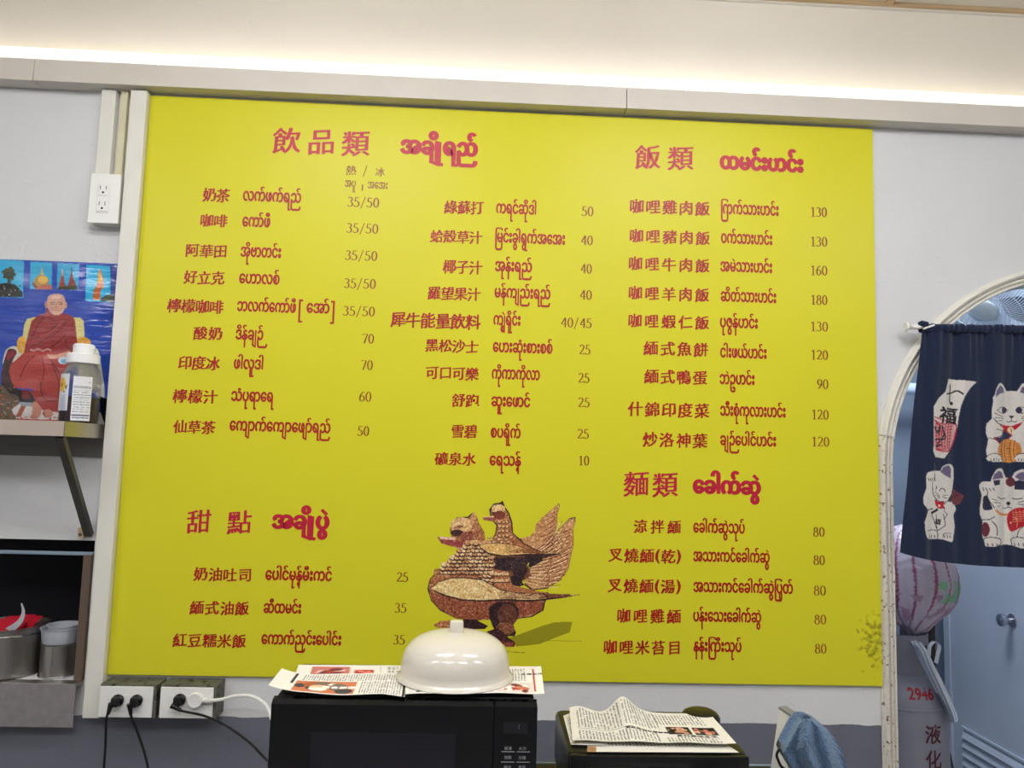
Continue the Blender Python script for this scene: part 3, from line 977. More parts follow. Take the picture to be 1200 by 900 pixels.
A = bird_art()
X, Y = np.meshgrid(np.arange(30, 890, 2.0), np.arange(60, 890, 2.0))
P = at_arr(490 + X / 4.5, 570 + Y / 4.5, -0.0005)
J = ((Y - A.y0) / A.step).astype(int); I = ((X - A.x0) / A.step).astype(int)
o = grid_obj('bird_picture', P, m_print, board, col=A.a[J, I], mask=A.m[J, I], smooth=False)
o['label'] = 'printed picture of a gilded mythical goose statue with a smaller bird on its back'

# ------------------------------------------------------------------ trunking left of the board
t = thing('wall_trunking', (-0.024, 0, 0.832), 'wide cream vertical cable trunk along the left edge of the board', 'cable trunk')
MB().box(-0.050, 0.0015, -0.030, -0.010, 0.832, 2.779, 0.002).build('trunk_cover', m_cream, t)
MB().box(-0.047, -0.0005, -0.010, WT - 0.0005, 0.832, 2.779).build('trunk_base', m_yel, t)
for zz in (1.42, 2.32):
    pass
t = MB().box(-0.150, -0.104, -0.014, WT - 0.0005, 2.500, 2.786, 0.002).build('wall_trunking', m_cream)
tag(t, 'short cream vertical cable trunk from the ledge down to the upper wall socket', 'cable trunk')
t = MB().box(-0.092, -0.070, -0.006, WT - 0.0005, 2.50, 2.786, 0.002).build('wall_trunking', m_yel)
tag(t, 'narrow yellowed cable trunk squeezed between the two wider cream trunks', 'cable trunk')


def socket_face(cx, cz, y, parent, s=1.0, horiz=False, depth=0.003):
    f = MB().box(cx - .0165 * s, cx + .0165 * s, y - depth, y, cz - .0185 * s, cz + .0185 * s, 0.0025).build('socket_face', m_white, parent)
    return f


# upper wall socket
t = thing('wall_socket', (-0.104, WT, 2.336), 'white double wall socket under the short cable trunk at upper left', 'socket')
MB().box(-0.148, -0.058, -0.030, WT - 0.0005, 2.338, 2.494, 0.003).build('socket_box', m_cream, t)
pl = MB().box(-0.150, -0.056, -0.0365, -0.0302, 2.336, 2.496, 0.002).build('cover_plate', m_white, t)
MB().box(-0.126, -0.086, -0.0385, -0.0366, 2.368, 2.466, 0.001).build('socket_insert', m_white, t)
for cz in (2.443, 2.392):
    f = MB().box(-0.123, -0.089, -0.0405, -0.0386, cz - .019, cz + .019, 0.001).build('socket_face', m_white, t)
    s = MB()
    s.box(-0.1165, -0.1145, -0.0409, -0.0406, cz, cz + 0.012); s.box(-0.0985, -0.0965, -0.0409, -0.0406, cz, cz + 0.012)
    s.lathe([(0.0035, 0), (0.0035, 0.0004)], (-0.106, -0.0406, cz - 0.009), 12, (0, -1, 0))
    s.build('socket_slot', m_slot, t)

# lower double boxes
for (xa, xb, lab) in ((0.011, 0.175, 'grimy grey socket box with two black plugs, nearest the cable trunk'),
                      (0.186, 0.350, 'grimy grey socket box with one black plug and one round white plug')):
    t = thing('socket_box', ((xa + xb) / 2, WT, 0.846), lab, 'socket')
    MB().box(xa, xb, -0.062, WT - 0.0005, 0.844, 0.941, 0.0015).build('box_body', m_grime, t)
    MB().box(xa + .002, xb - .008, -0.0685, -0.0625, 0.848, 0.936, 0.002).build('cover_plate', m_white, t)
    MB().box(xa + .028, xb - .034, -0.0705, -0.0686, 0.866, 0.914, 0.001).build('socket_insert', m_white, t)


def plug(name, c, label, cable, r=0.0036, m=m_rub, round_=False):
    x, z = c
    t = thing(name, (x, -0.07, z), label, 'power cord')
    if round_:
        MB().lathe([(0.021, 0), (0.0225, 0.003), (0.0225, 0.013), (0.020, 0.016), (0.015, 0.0165), (0.0145, 0.0145), (0.001, 0.0145)], (x, -0.0708, z), 28, (0, -1, 0)).build('plug_head', m, t, True)
        b = MB().tube([(x + .018, -0.078, z), (x + .05, -0.078, z)], [0.0075, 0.0055], 10)
        for k in range(4): b.tube([(x + .022 + k * .008, -0.078, z), (x + .026 + k * .008, -0.078, z)], 0.0088, 10)
        b.build('strain_relief', m, t, True)
    else:
        b = MB().box(x - .011, x + .011, -0.098, -0.0708, z - .013, z + .015, 0.006)
        b.build('plug_head', m, t, True)
        MB().lathe([(0.0165, 0), (0.0175, 0.006), (0.012, 0.012)], (x + .002, -0.0712, z + .002), 20, (0, -1, 0)).build('plug_collar', m, t, True)
        d = (Vector(cable[1]) - Vector(cable[0])).normalized()
        MB().tube([Vector(cable[0]) - d * 0.010, Vector(cable[0]) + d * 0.022], [0.0085, 0.0048], 10).build('strain_relief', m, t, True)
    MB().tube(smooth_path(cable, 8), r, 8).build('cable', m, t, True)
    return t


plug('power_cord', (0.068, 0.897), 'black power cord plugged in nearest the cable trunk, hanging to the floor',
     [(0.058, -0.094, 0.886), (0.048, -0.090, 0.85), (0.044, -0.075, 0.78), (0.038, -0.06, 0.70), (0.034, -0.05, 0.55), (0.03, -0.04, 0.3), (0.05, -0.05, 0.02)])
plug('power_cord', (0.122, 0.897), 'black power cord plugged in second from the cable trunk, slanting down right',
     [(0.114, -0.094, 0.886), (0.118, -0.092, 0.862), (0.140, -0.08, 0.80), (0.165, -0.07, 0.72), (0.185, -0.06, 0.6), (0.21, -0.05, 0.3), (0.20, -0.05, 0.02)])
plug('power_cord', (0.246, 0.901), 'black power cord running from the right socket box to the microwave',
     [(0.241, -0.096, 0.889), (0.262, -0.094, 0.878), (0.33, -0.09, 0.862), (0.40, -0.10, 0.836), (0.47, -0.12, 0.80), (0.54, -0.20, 0.785), (0.60, -0.36, 0.84), (0.70, -0.50, 0.94), (0.80, -0.62, 1.0), (0.84, -0.745, 1.02)])
plug('power_cord', (0.294, 0.903), 'white power cord with a round plug head looping to the microwave',
     [(0.340, -0.078, 0.903), (0.372, -0.08, 0.907), (0.41, -0.082, 0.918), (0.46, -0.085, 0.918), (0.505, -0.10, 0.898), (0.545, -0.15, 0.86), (0.62, -0.35, 0.92), (0.78, -0.58, 1.02), (0.88, -0.745, 1.05)],
     0.0052, m_white, True)

# ------------------------------------------------------------------ poster of the seated monk (units: 1/8.185 px)
def poster_art():
    A = Art(-60, 70, 1180, 1720, 4.0, (30, 66, 168))
    A.poly([(-60, 90), (230, 112), (220, 475), (-60, 470)], (48, 168, 214)); A.poly([(290, 118), (502, 128), (498, 392), (284, 388)], (48, 168, 214))
    A.poly([(556, 130), (768, 142), (756, 402), (546, 392)], (46, 158, 208)); A.poly([(836, 146), (1100, 160), (1100, 520), (822, 505)], (44, 172, 220))
    A.poly([(1066, 140), (1180, 150), (1180, 1720), (1066, 1720)], (26, 56, 150))
    for k in range(26): A.ell(90 + 55 * cos(k * 2.4) * (k / 26), 240 + 62 * sin(k * 2.4) * (k / 26), 20, 18, (24 + k, 34 + k, 34))
    A.poly([(78, 300), (104, 300), (112, 360), (66, 360)], (60, 52, 42))
    A.poly([(-60, 350), (60, 330), (150, 345), (215, 420), (214, 470), (-60, 470)], (28, 32, 34))
    for k in range(30): A.ell(random.uniform(-40, 200), random.uniform(350, 460), 9, 6, random.choice([(120, 120, 110), (60, 80, 50), (12, 14, 18), (170, 150, 120)]))
    A.poly([(305, 340), (340, 300), (400, 372), (340, 385)], (96, 50, 40)); A.ell(398, 312, 72, 62, (170, 126, 48)); A.ell(410, 296, 50, 40, (214, 172, 74))
    A.poly([(400, 165), (410, 225), (430, 250), (372, 250), (392, 225)], (206, 170, 96)); A.poly([(340, 378), (400, 350), (498, 350), (498, 392), (330, 390)], (176, 92, 70))
    A.poly([(604, 195), (616, 265), (634, 386), (558, 386), (592, 265)], (150, 70, 54)); A.poly([(693, 180), (704, 260), (748, 390), (642, 390), (682, 260)], (128, 50, 44))
    A.poly([(558, 370), (640, 355), (750, 360), (752, 398), (546, 392)], (58, 56, 34))
    A.line([(604, 195), (604, 260)], 8, (210, 170, 120)); A.line([(693, 180), (693, 250)], 9, (40, 24, 30))
    A.poly([(966, 180), (982, 232), (996, 300), (1000, 372), (970, 400), (958, 492), (894, 482), (908, 392), (936, 330), (944, 250)], (186, 98, 48), 3)
    A.poly([(966, 200), (980, 240), (988, 300), (960, 330), (940, 320), (948, 250)], (224, 170, 66)); A.poly([(960, 490), (1010, 450), (1100, 428), (1100, 515), (960, 505)], (70, 82, 64))
    # the easy chair
    A.poly([(212, 860), (232, 740), (262, 682), (330, 664), (770, 668), (806, 700), (812, 870), (700, 1100), (300, 1100)], (208, 198, 128))
    A.poly([(20, 1110), (45, 1000), (110, 950), (190, 965), (235, 1040), (180, 1100), (120, 1120), (70, 1200)], (206, 200, 184), 3)
    A.poly([(28, 1110), (70, 985), (130, 975), (160, 1010), (120, 1080), (110, 1200), (170, 1380), (110, 1420), (10, 1300)], (58, 22, 30), 3)
    A.poly([(60, 1010), (120, 985), (150, 1005), (110, 1060), (60, 1080)], (132, 40, 52), 3)
    A.poly([(10, 1300), (110, 1350), (330, 1400), (340, 1500), (200, 1560), (60, 1500)], (30, 22, 26))
    A.poly([(770, 1010), (840, 958), (925, 970), (960, 1060), (1000, 1420), (960, 1440), (760, 1300)], (206, 206, 186), 3)
    A.ell(205, 930, 44, 78, (214, 156, 46)); A.poly([(180, 930), (250, 940), (262, 1020), (225, 1030)], (224, 178, 80), 2)
    A.ell(800, 915, 70, 56, (212, 152, 46)); A.poly([(715, 930), (800, 900), (770, 1000), (712, 1010)], (228, 178, 74), 2)
    for k in range(6): A.line([(180, 900 + k * 22), (240, 915 + k * 22)], 5, (166, 106, 30)); A.line([(722, 920 + k * 15), (776, 900 + k * 18)], 5, (168, 108, 30))
    A.poly([(950, 1430), (1060, 1470), (1066, 1720), (960, 1720)], (18, 20, 24))
    # carpet
    A.poly([(-60, 1340), (60, 1420), (200, 1500), (600, 1560), (960, 1590), (1000, 1720), (-60, 1720)], (198, 190, 186))
    for k in range(60): A.ell(random.uniform(80, 900), random.uniform(1560, 1700), 14, 5, random.choice([(160, 70, 66), (190, 120, 110), (120, 110, 110), (216, 210, 204)]))
    A.poly([(150, 1620), (200, 1520), (250, 1520), (195, 1630)], (150, 84, 60)); A.poly([(130, 1640), (600, 1660), (600, 1676), (120, 1668)], (164, 64, 60))
    A.poly([(160, 1480), (300, 1490), (320, 1530), (200, 1520)], (140, 150, 160))
    # folded patterned cloth at the lower left
    A.poly([(-60, 1300), (30, 1330), (90, 1400), (170, 1430), (180, 1500), (110, 1560), (150, 1660), (-60, 1680)], (92, 74, 56), 3)
    for k in range(60):
        x = random.uniform(-50, 150); y = random.uniform(1340, 1660)
        A.ell(x, y, random.uniform(6, 22), random.uniform(3, 8), random.choice([(150, 120, 80), (50, 40, 34), (120, 130, 120), (170, 70, 50), (110, 90, 50)]), random.uniform(-1, 1))
    # robe
    RB = (142, 40, 40); RD = (92, 22, 28); RL = (166, 56, 52)
    A.poly([(300, 705), (365, 650), (450, 622), (540, 640), (620, 628), (705, 668), (728, 760), (738, 960), (720, 1060), (600, 1100), (260, 1060), (238, 980), (262, 850)], RB, 3)
    A.poly([(230, 1010), (420, 1000), (700, 1020), (690, 1100), (600, 1250), (592, 1560), (470, 1570), (395, 1540), (330, 1370), (150, 1345), (92, 1230), (96, 1130), (150, 1080)], RL, 3)
    A.poly([(280, 1370), (420, 1390), (600, 1460), (590, 1565), (460, 1568), (380, 1540)], (150, 48, 46), 3)
    A.poly([(205, 1370), (275, 1370), (290, 1450), (210, 1460)], (112, 34, 36))
    for p in ([(470, 660), (540, 730), (500, 760)], [(560, 740), (420, 830), (300, 880)], [(640, 700), (560, 800), (400, 900), (300, 950)], [(700, 720), (620, 860), (480, 960)], [(420, 660), (350, 760), (300, 860)],
              [(400, 1040), (420, 1180), (390, 1330)], [(470, 1040), (520, 1180), (560, 1300), (540, 1450)], [(330, 1040), (250, 1120), (190, 1250)], [(500, 1100), (580, 1250), (590, 1400)], [(380, 1280), (400, 1420), (450, 1470), (560, 1480)], [(620, 830), (640, 950), (700, 990)]):
        A.line(p, 9, RD, 5)
    for p in ([(600, 700), (500, 800), (380, 850)], [(680, 760), (600, 900), (520, 950)], [(300, 1080), (230, 1200)], [(440, 1100), (470, 1260)]): A.line(p, 6, (178, 72, 64), 5)
    for k in range(14): A.ell(300 + k * 14, 985 + 8 * sin(k), 9, 10, (200, 150, 140)); A.ell(305 + k * 14, 990 + 8 * sin(k), 4, 5, (110, 30, 34))
    # hands, small bowl
    A.poly([(440, 1022), (520, 1030), (600, 1010), (664, 996), (660, 1020), (600, 1050), (510, 1070), (470, 1060)], (206, 150, 126), 3)
    A.ell(604, 1085, 52, 38, (196, 208, 220)); A.ell(610, 1095, 34, 22, (120, 172, 206)); A.poly([(640, 1050), (680, 1060), (670, 1110), (640, 1100)], (200, 146, 122))
    # feet
    A.poly([(300, 1500), (340, 1480), (390, 1540), (385, 1600), (350, 1640), (280, 1636), (310, 1580)], (184, 124, 104), 3); A.ell(452, 1596, 50, 40, (186, 126, 106)); A.poly([(400, 1600), (420, 1560), (430, 1630)], (150, 94, 78))
    for k in range(4): A.line([(300 + 16 * k, 1624), (304 + 16 * k, 1640)], 4, (110, 64, 56)); A.line([(420 + 18 * k, 1614), (424 + 18 * k, 1634)], 4, (110, 64, 56))
    # head
    SK = (206, 158, 138)
    A.ell(446, 545, 16, 34, (186, 132, 114)); A.ell(628, 545, 16, 34, (190, 138, 118))
    A.poly([(455, 500), (462, 460), (500, 440), (560, 436), (606, 450), (626, 500), (622, 570), (600, 615), (560, 642), (510, 640), (474, 608), (454, 560)], SK, 4)
    A.poly([(440, 575), (470, 605), (490, 650), (440, 650)], (150, 60, 56))
    A.line([(486, 520), (525, 516)], 6, (120, 84, 74)); A.line([(560, 516), (600, 522)], 6, (120, 84, 74)); A.line([(492, 536), (522, 538)], 6, (60, 40, 40)); A.line([(564, 538), (596, 536)], 6, (60, 40, 40))
    A.line([(542, 530), (536, 572), (556, 574)], 5, (160, 106, 90)); A.line([(520, 598), (572, 598)], 6, (140, 70, 66)); A.line([(506, 575), (500, 600)], 4, (170, 118, 100)); A.line([(582, 575), (588, 600)], 4, (170, 118, 100))
    A.ell(540, 470, 50, 16, (224, 184, 166))
    A.speckle(6, 1)
    return A


A = poster_art()
nx, ny = 270, 360
U, Vv = np.meshgrid(np.linspace(-0.442, -0.056, nx), np.linspace(2.218, 1.706, ny))
# art units of every point of the sheet
p0 = at(0, 400, 0.004); p1 = at(100, 400, 0.004); p2 = at(0, 500, 0.004)
ex = (p1 - p0)[[0, 2]] / 100; ey = (p2 - p0)[[0, 2]] / 100
B = np.linalg.inv(np.array([[ex[0], ey[0]], [ex[1], ey[1]]]))
dX = U - p0[0]; dZ = Vv - p0[2]
PXX = B[0, 0] * dX + B[0, 1] * dZ; PYY = 400 + B[1, 0] * dX + B[1, 1] * dZ
Yw = 0.006 - 0.0018 * np.sin(U * 31 + 2 * np.sin(Vv * 17)) * np.sin(Vv * 25 + 1) - 0.0012 * np.abs(np.sin(Vv * 47 + 1.5 * np.sin(U * 14)))
P = np.stack([U, Yw - 0.0005, Vv], -1)
o = grid_obj('wall_poster', P, m_gloss, None, col=A.sample(PXX * 8.185, (PYY - 290) * 8.185))
tag(o, 'glossy blue poster of a bald monk in a dark red robe seated in an armchair', 'poster')

# ------------------------------------------------------------------ steel shelf with bracket, juice jar
t = thing('wall_shelf', (-0.6, WT, 1.66), 'steel wall shelf under the monk poster with one diagonal brace', 'shelf')
MB().box(-1.2, -0.062, -0.238, WT - 0.0005, 1.700, 1.7045).build('shelf_top', m_steelm, t)
MB().box(-1.2, -0.062, -0.240, -0.237, 1.662, 1.704, 0.001).build('front_lip', mat('shelf_lip_steel', (186, 172, 160), 0.42, metal=0.35, var=0.05), t)
MB().box(-0.064, -0.060, -0.2365, WT - 0.0005, 1.662, 1.704).build('side_lip', m_steel, t)
MB().box(-1.2, -0.066, 0.006, WT - 0.0005, 1.602, 1.699).build('rear_flange', mat('flange_grey', (112, 108, 104), 0.5, metal=0.2), t)
a = Vector((-0.088, -0.205, 1.662)); b = Vector((-0.088, 0.004, 1.365))
d = (b - a).normalized(); nr = Vector((0, d.z, -d.y)).normalized()
V = []
for p in (a, b):
    for (sx_, sn) in ((-0.011, -0.009), (0.011, -0.009), (0.011, 0.009), (-0.011, 0.009)):
        V.append(p + Vector((sx_, 0, 0)) + nr * sn)
mesh('brace', V, [(0, 1, 2, 3), (7, 6, 5, 4), (0, 4, 5, 1), (1, 5, 6, 2), (2, 6, 7, 3), (3, 7, 4, 0)], m_dsteel, t)
f = MB().box(-0.120, -0.100, -0.002, WT - 0.0005, 1.356, 1.386, 0.002).build('brace_foot', m_wood, t)
MB().lathe([(0.005, 0), (0.005, 0.002), (0.002, 0.004)], (-0.111, -0.0022, 1.366), 12, (0, -1, 0)).build('screw', m_dsteel, t, True)

JX, JY, JZ = -0.110, -0.070, 1.7048
t = thing('juice_jar', (JX, JY, JZ), 'clear plastic jar of dark juice with white lid standing before the monk poster', 'jar')
R0 = 0.054
MB().lathe([(0.001, 0), (R0 * .94, 0), (R0, 0.006), (R0, 0.130), (R0 * .97, 0.145), (R0 * .82, 0.168), (R0 * .70, 0.178), (R0 * .70, 0.190)], (JX, JY, JZ), 40).build('jar_body', m_jar, t, True)
MB().lathe([(0.001, 0.002), (R0 * .93, 0.002), (R0 * .965, 0.006), (R0 * .965, 0.078), (0.001, 0.078)], (JX, JY, JZ), 36).build('juice', m_juice, t, True)
MB().lathe([(0.042, 0.180), (0.046, 0.181), (0.046, 0.207), (0.042, 0.210), (0.030, 0.211), (0.030, 0.236), (0.027, 0.240), (0.001, 0.240)], (JX, JY, JZ), 36).build('lid', m_lidw, t, True, 30)


def wrapped_art(name, A, cx, cy, r, a0, a1, z0, z1, parent, m, nx=60, ny=70):
    """label curved round an upright axis; angles measured from -y towards +x"""
    S, T = np.meshgrid(np.linspace(0, 1, nx), np.linspace(0, 1, ny))
    an = np.radians(a0 + (a1 - a0) * S)
    P = np.stack([cx + r * np.sin(an), cy - r * np.cos(an), z1 + (z0 - z1) * T], -1)
    return grid_obj(name, P, m, parent, col=A.sample(A.x0 + S * (A.W - 1) * A.step, A.y0 + T * (A.H - 1) * A.step))


A = Art(0, 0, 100, 200, 1.0, (216, 216, 222))
for k in range(6): A.ell(44 + 20 * cos(k * 1.05), 60 + 22 * sin(k * 1.05), 17, 19, (226, 178, 64))
A.ell(44, 60, 10, 10, (150, 92, 40)); A.poly([(70, 70), (92, 60), (84, 90)], (90, 130, 90)); A.poly([(64, 88), (80, 100), (62, 104)], (90, 140, 80))
A.poly([(50, 120), (80, 110), (90, 200), (46, 200)], (176, 184, 206))
wrapped_art('flower_label', A, JX, JY, R0 + 0.0012, -62, -8, JZ + 0.035, JZ + 0.145, t, m_print)
A = Art(0, 0, 100, 240, 1.0, (226, 226, 230))
for k in range(11):
    y = 62 + k * 13; x = 8
    while x < 90:
        w_ = random.uniform(5, 18); A.line([(x, y + random.uniform(-1, 1)), (min(x + w_, 94), y)], 2.4, (60, 60, 70)); x += w_ + 5
A.line([(6, 56), (94, 56)], 2, (60, 60, 60)); A.line([(50, 56), (50, 200)], 1.5, (70, 70, 70)); A.poly([(4, 208), (96, 208), (96, 214), (4, 214)], (30, 40, 80))
for k in range(10): A.glyph('果汁飲料成分'[k % 6], 12 + k * 8.5, 224, 10, (40, 50, 90))
A.line([(80, 30), (90, 30)], 3, (60, 60, 60))
wrapped_art('nutrition_label', A, JX, JY, R0 + 0.0012, 4, 58, JZ + 0.006, JZ + 0.138, t, m_print)

# ------------------------------------------------------------------ hatch under the shelf
hatch = MB()
V = []; F = []
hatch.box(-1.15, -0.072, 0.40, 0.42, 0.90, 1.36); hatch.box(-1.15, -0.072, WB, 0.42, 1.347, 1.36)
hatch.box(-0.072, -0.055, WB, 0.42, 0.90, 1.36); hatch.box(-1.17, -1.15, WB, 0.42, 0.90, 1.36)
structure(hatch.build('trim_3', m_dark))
t = thing('hatch_counter', (-0.6, WT, 0.93), 'brushed steel counter in the dark wall hatch with a deep front apron', 'counter')
MB().box(-1.149, -0.0725, -0.030, 0.399, 0.921, 0.9295).build('counter_top', m_steel, t)
MB().box(-1.149, -0.073, -0.034, -0.0305, 0.806, 0.931, 0.001).build('front_apron', m_steelm, t)
MB().box(-0.098, -0.0735, 0.0005, 0.030, 0.9305, 1.304, 0.001).build('side_jamb', mat('brown_steel', (116, 98, 86), 0.4, metal=0.4), t)
MB().box(-1.149, -0.0735, 0.004, 0.022, 1.302, 1.312, 0.002).build('top_rail', m_rail, t)

# big pot, left
PC = (-0.352, 0.085, 0.930); PR = 0.112
t = thing('cooking_pot', PC, 'wide open steel cooking pot in the hatch holding red wrappers', 'pot')
MB().lathe([(0.001, 0), (PR - .006, 0), (PR, 0.006), (PR, 0.142), (PR + .004, 0.145), (PR + .004, 0.148), (PR - .002, 0.148), (PR - .004, 0.13), (PR - .004, 0.02), (0.001, 0.018)], PC, 56).build('pot_body', m_steelp, t, True, 30)
MB().lathe([(PR + 0.0012, 0.124), (PR + 0.0035, 0.127), (PR + 0.0012, 0.130)], PC, 56, closed=True).build('rolled_band', m_chrome, t, True)
pz = PC[2] + 0.150
w = MB()
for k in range(7):
    a = k * 0.9; x = PC[0] + 0.028 + 0.032 * cos(a); y = PC[1] - 0.02 + 0.05 * sin(a)
    w.add([(x - .03, y - .02, pz - .015 + .004 * k), (x + .03, y - .026, pz - .010), (x + .036, y + .02, pz + .012 + .002 * k), (x - .02, y + .026, pz + .002), (x, y, pz + .02)], [(0, 1, 4), (1, 2, 4), (2, 3, 4), (3, 0, 4), (0, 3, 2, 1)])
o = w.build('food_wrapper', m_pplate); tag(o, 'crumpled red plastic wrapper lying in the wide steel pot', 'wrapper')
k = smooth_path([(-0.345, 0.0, pz - 0.035), (-0.30, 0.0, pz - 0.004), (-0.268, -0.005, pz + 0.022), (-0.258, -0.008, pz + 0.052), (-0.266, -0.008, pz + 0.078)], 6)
V = []; F = []
for i, p in enumerate(k):
    s = i / (len(k) - 1); wd = 0.013 * (1 - s) + 0.001
    tn = (k[min(i + 1, len(k) - 1)] - k[max(i - 1, 0)]).normalized(); nn = Vector((tn.z, 0, -tn.x))
    V += [p + nn * wd + Vector((0, -.001, 0)), p - nn * wd + Vector((0, -.001, 0)), p + nn * wd + Vector((0, .002, 0)), p - nn * wd + Vector((0, .002, 0))]
for i in range(len(k) - 1):
    a = 4 * i; F += [(a, a + 1, a + 5, a + 4), (a + 2, a + 6, a + 7, a + 3), (a, a + 4, a + 6, a + 2), (a + 1, a + 3, a + 7, a + 5)]
F += [(0, 2, 3, 1)]
o = mesh('plastic_strip', V, F, m_frost, None, True); tag(o, 'curled translucent plastic strip standing up out of the wide steel pot', 'plastic strip')

# steel canister with two plastic tubs nested in its mouth
CC = (-0.180, 0.068, 0.930); CR = 0.052
t = thing('steel_canister', CC, 'narrow steel canister right of the wide pot, topped with plastic tubs', 'canister')
MB().lathe([(0.001, 0), (CR - .004, 0), (CR, 0.004), (CR, 0.094), (CR + .002, 0.096), (CR - .002, 0.098), (CR - .003, 0.09), (CR - .003, 0.01), (0.001, 0.008)], CC, 40).build('canister_body', m_steelp, t, True, 30)
MB().lathe([(CR - .002, 0.0), (CR + .004, 0.001), (CR + .004, 0.004), (CR - .002, 0.005)], CC, 40, closed=True).build('base_ring', m_chrome, t, True)
for i, (dx, dz, rr, lab) in enumerate(((0.0, 0.099, 0.0555, 'lower translucent plastic tub sitting on the steel canister'), (0.006, 0.127, 0.047, 'smaller translucent plastic tub nested in the top of the lower tub'))):
    c = (CC[0] + dx, CC[1] + 0.004 * i, CC[2] + dz)
    tt = thing('plastic_tub', c, lab, 'plastic tub')
    hh = 0.042 if i == 0 else 0.022
    MB().lathe([(0.001, 0), (rr * .9, 0), (rr * .93, 0.003), (rr, hh), (rr + .003, hh + .001), (rr + .003, hh + .003), (rr - .002, hh + .003), (rr * .9, 0.006), (0.001, 0.004)], c, 40).build('tub_body', m_frost, tt, True, 30)

# ------------------------------------------------------------------ counter and what stands on it
t = thing('work_counter', (1.2, -0.9, 0), 'dark work counter with a pale back edge below the menu board', 'counter')
MB().box(0.67, 1.86, -1.30, -0.512, 0.868, 0.900, 0.003).build('worktop', m_blkm, t)
MB().box(0.67, 1.86, -0.5115, -0.504, 0.868, 0.9015, 0.001).build('back_edge', m_rail, t)
MB().box(0.70, 1.82, -1.26, -0.54, 0.10, 0.8675).build('cabinet', m_steelm, t)
MB().box(0.74, 1.76, -1.20, -0.60, 0.0, 0.0995).build('plinth', m_blkm, t)

# microwave
X0, X1, YF, YB, Z0, Z1 = 0.741, 1.222, -1.0, -0.768, 0.908, 1.196
t = thing('microwave_oven', ((X0 + X1) / 2, (YF + YB) / 2, 0.9), 'black microwave oven with newspaper and a white dome on its top', 'microwave')
MB().box(X0 + .004, X1 - .004, YF + .022, YB, Z0, Z1 - .001, 0.006).build('oven_body', m_blkm, t, True)
# bevelled front frame
fr = MB()
xs_ = 1.143
def bevel_front(xa, xb, name, m):
    V = [(xa, YF, Z0), (xb, YF, Z0), (xb, YF, Z1 - .012), (xa, YF, Z1 - .012), (xa, YF + .020, Z0), (xb, YF + .020, Z0), (xb, YF + .020, Z1 - .0035), (xa, YF + .020, Z1 - .0035), (xa + .001, YF + .006, Z1 - .0045), (xb - .001, YF + .006, Z1 - .0045)]
    F = [(0, 1, 2, 3), (3, 2, 9, 8), (8, 9, 6, 7), (4, 7, 6, 5), (0, 4, 5, 1), (0, 3, 8, 7, 4), (1, 5, 6, 9, 2)]
    return mesh(name, V, F, m, t)
dr = bevel_front(X0, xs_ - .0008, 'door', m_glass)
cp = bevel_front(xs_ + .0008, X1, 'control_panel', m_glass)
MB().box(0.815, 1.075, YF - .0012, YF - .0002, 0.935, 1.137, 0.0004).build('door_window', m_glass2, dr)
MB().box(1.160, 1.205, YF - .0010, YF - .0002, 1.138, 1.158).build('display', mat('display_dark', (30, 31, 34), 0.25), cp)
bt = MB()
for zz in (1.106, 1.088, 1.070, 1.050):
    for xx in (1.158, 1.186):
        bt.box(xx, xx + .024, YF - .0008, YF - .0002, zz - .0005, zz + .0004)
bt.build('button_lines', mat('print_grey', (150, 150, 156), 0.5), cp)
W_ = []
Vt = np.zeros((0, 2)); Ft = []
for i, (zz, tx) in enumerate(((1.112, '解凍'), (1.096, '加熱'), (1.079, '微波'), (1.060, '時間'))):
    for j, xx in enumerate((1.170, 1.196)):
        s_ = tx if j == 0 else '火力分鐘重量保溫'[2 * i:2 * i + 2]
        G, gf = raw_text(s_); c_ = (G.min(0) + G.max(0)) / 2
        Ft += [tuple(q + len(Vt) for q in f) for f in gf]; Vt = np.concatenate([Vt, (G - c_) * 0.0068 + np.array([xx, zz])])
flat_print('button_text', Vt, Ft, YF - .0006, MATS['print_grey'], cp)
G, gf = raw_text(':'); c_ = (G.min(0) + G.max(0)) / 2
flat_print('clock_dots', (G - c_) * 0.012 + np.array([1.189, 1.150]), gf, YF - .0014, MATS['print_grey'], cp)
for xx in (X0 + .04, X1 - .04):
    for yy in (YF + .04, YB - .04):
        MB().lathe([(0.014, 0), (0.014, 0.0075)], (xx, yy, 0.9003), 16).build('foot', m_rub, t)


def text_block(A, x0, y0, x1, y1, rowh, col=(96, 94, 92), vertical=True):
    """columns of newspaper type, drawn as rows of tiny strokes"""
    x = x0
    while x < x1:
        y = y0
        while y < y1:
            if random.random() < 0.86:
                A.line([(x, y), (x + random.uniform(-.3, .3), y + rowh * 0.55)], rowh * 0.42, col)
            y += rowh
        x += rowh * 1.25


def paper(name, corners, Z, A, parent, hfun=None, nx=160, ny=60, thick=0.0):
    """sheet of newsprint between four (x, y) corners: back-left, back-right, front-right, front-left"""
    S, T = np.meshgrid(np.linspace(0, 1, nx), np.linspace(0, 1, ny))
    c = [np.array(q[:2], float) for q in corners]
    XY = (c[0] * ((1 - S) * (1 - T))[..., None] + c[1] * (S * (1 - T))[..., None] + c[2] * (S * T)[..., None] + c[3] * ((1 - S) * T)[..., None])
    H = hfun(S, T) if hfun else 0 * S
    P = np.concatenate([XY, (Z + H)[..., None]], -1)
    return grid_obj(name, P, m_paper, parent, col=A.sample(S * 100, T * 100 * A.asp))


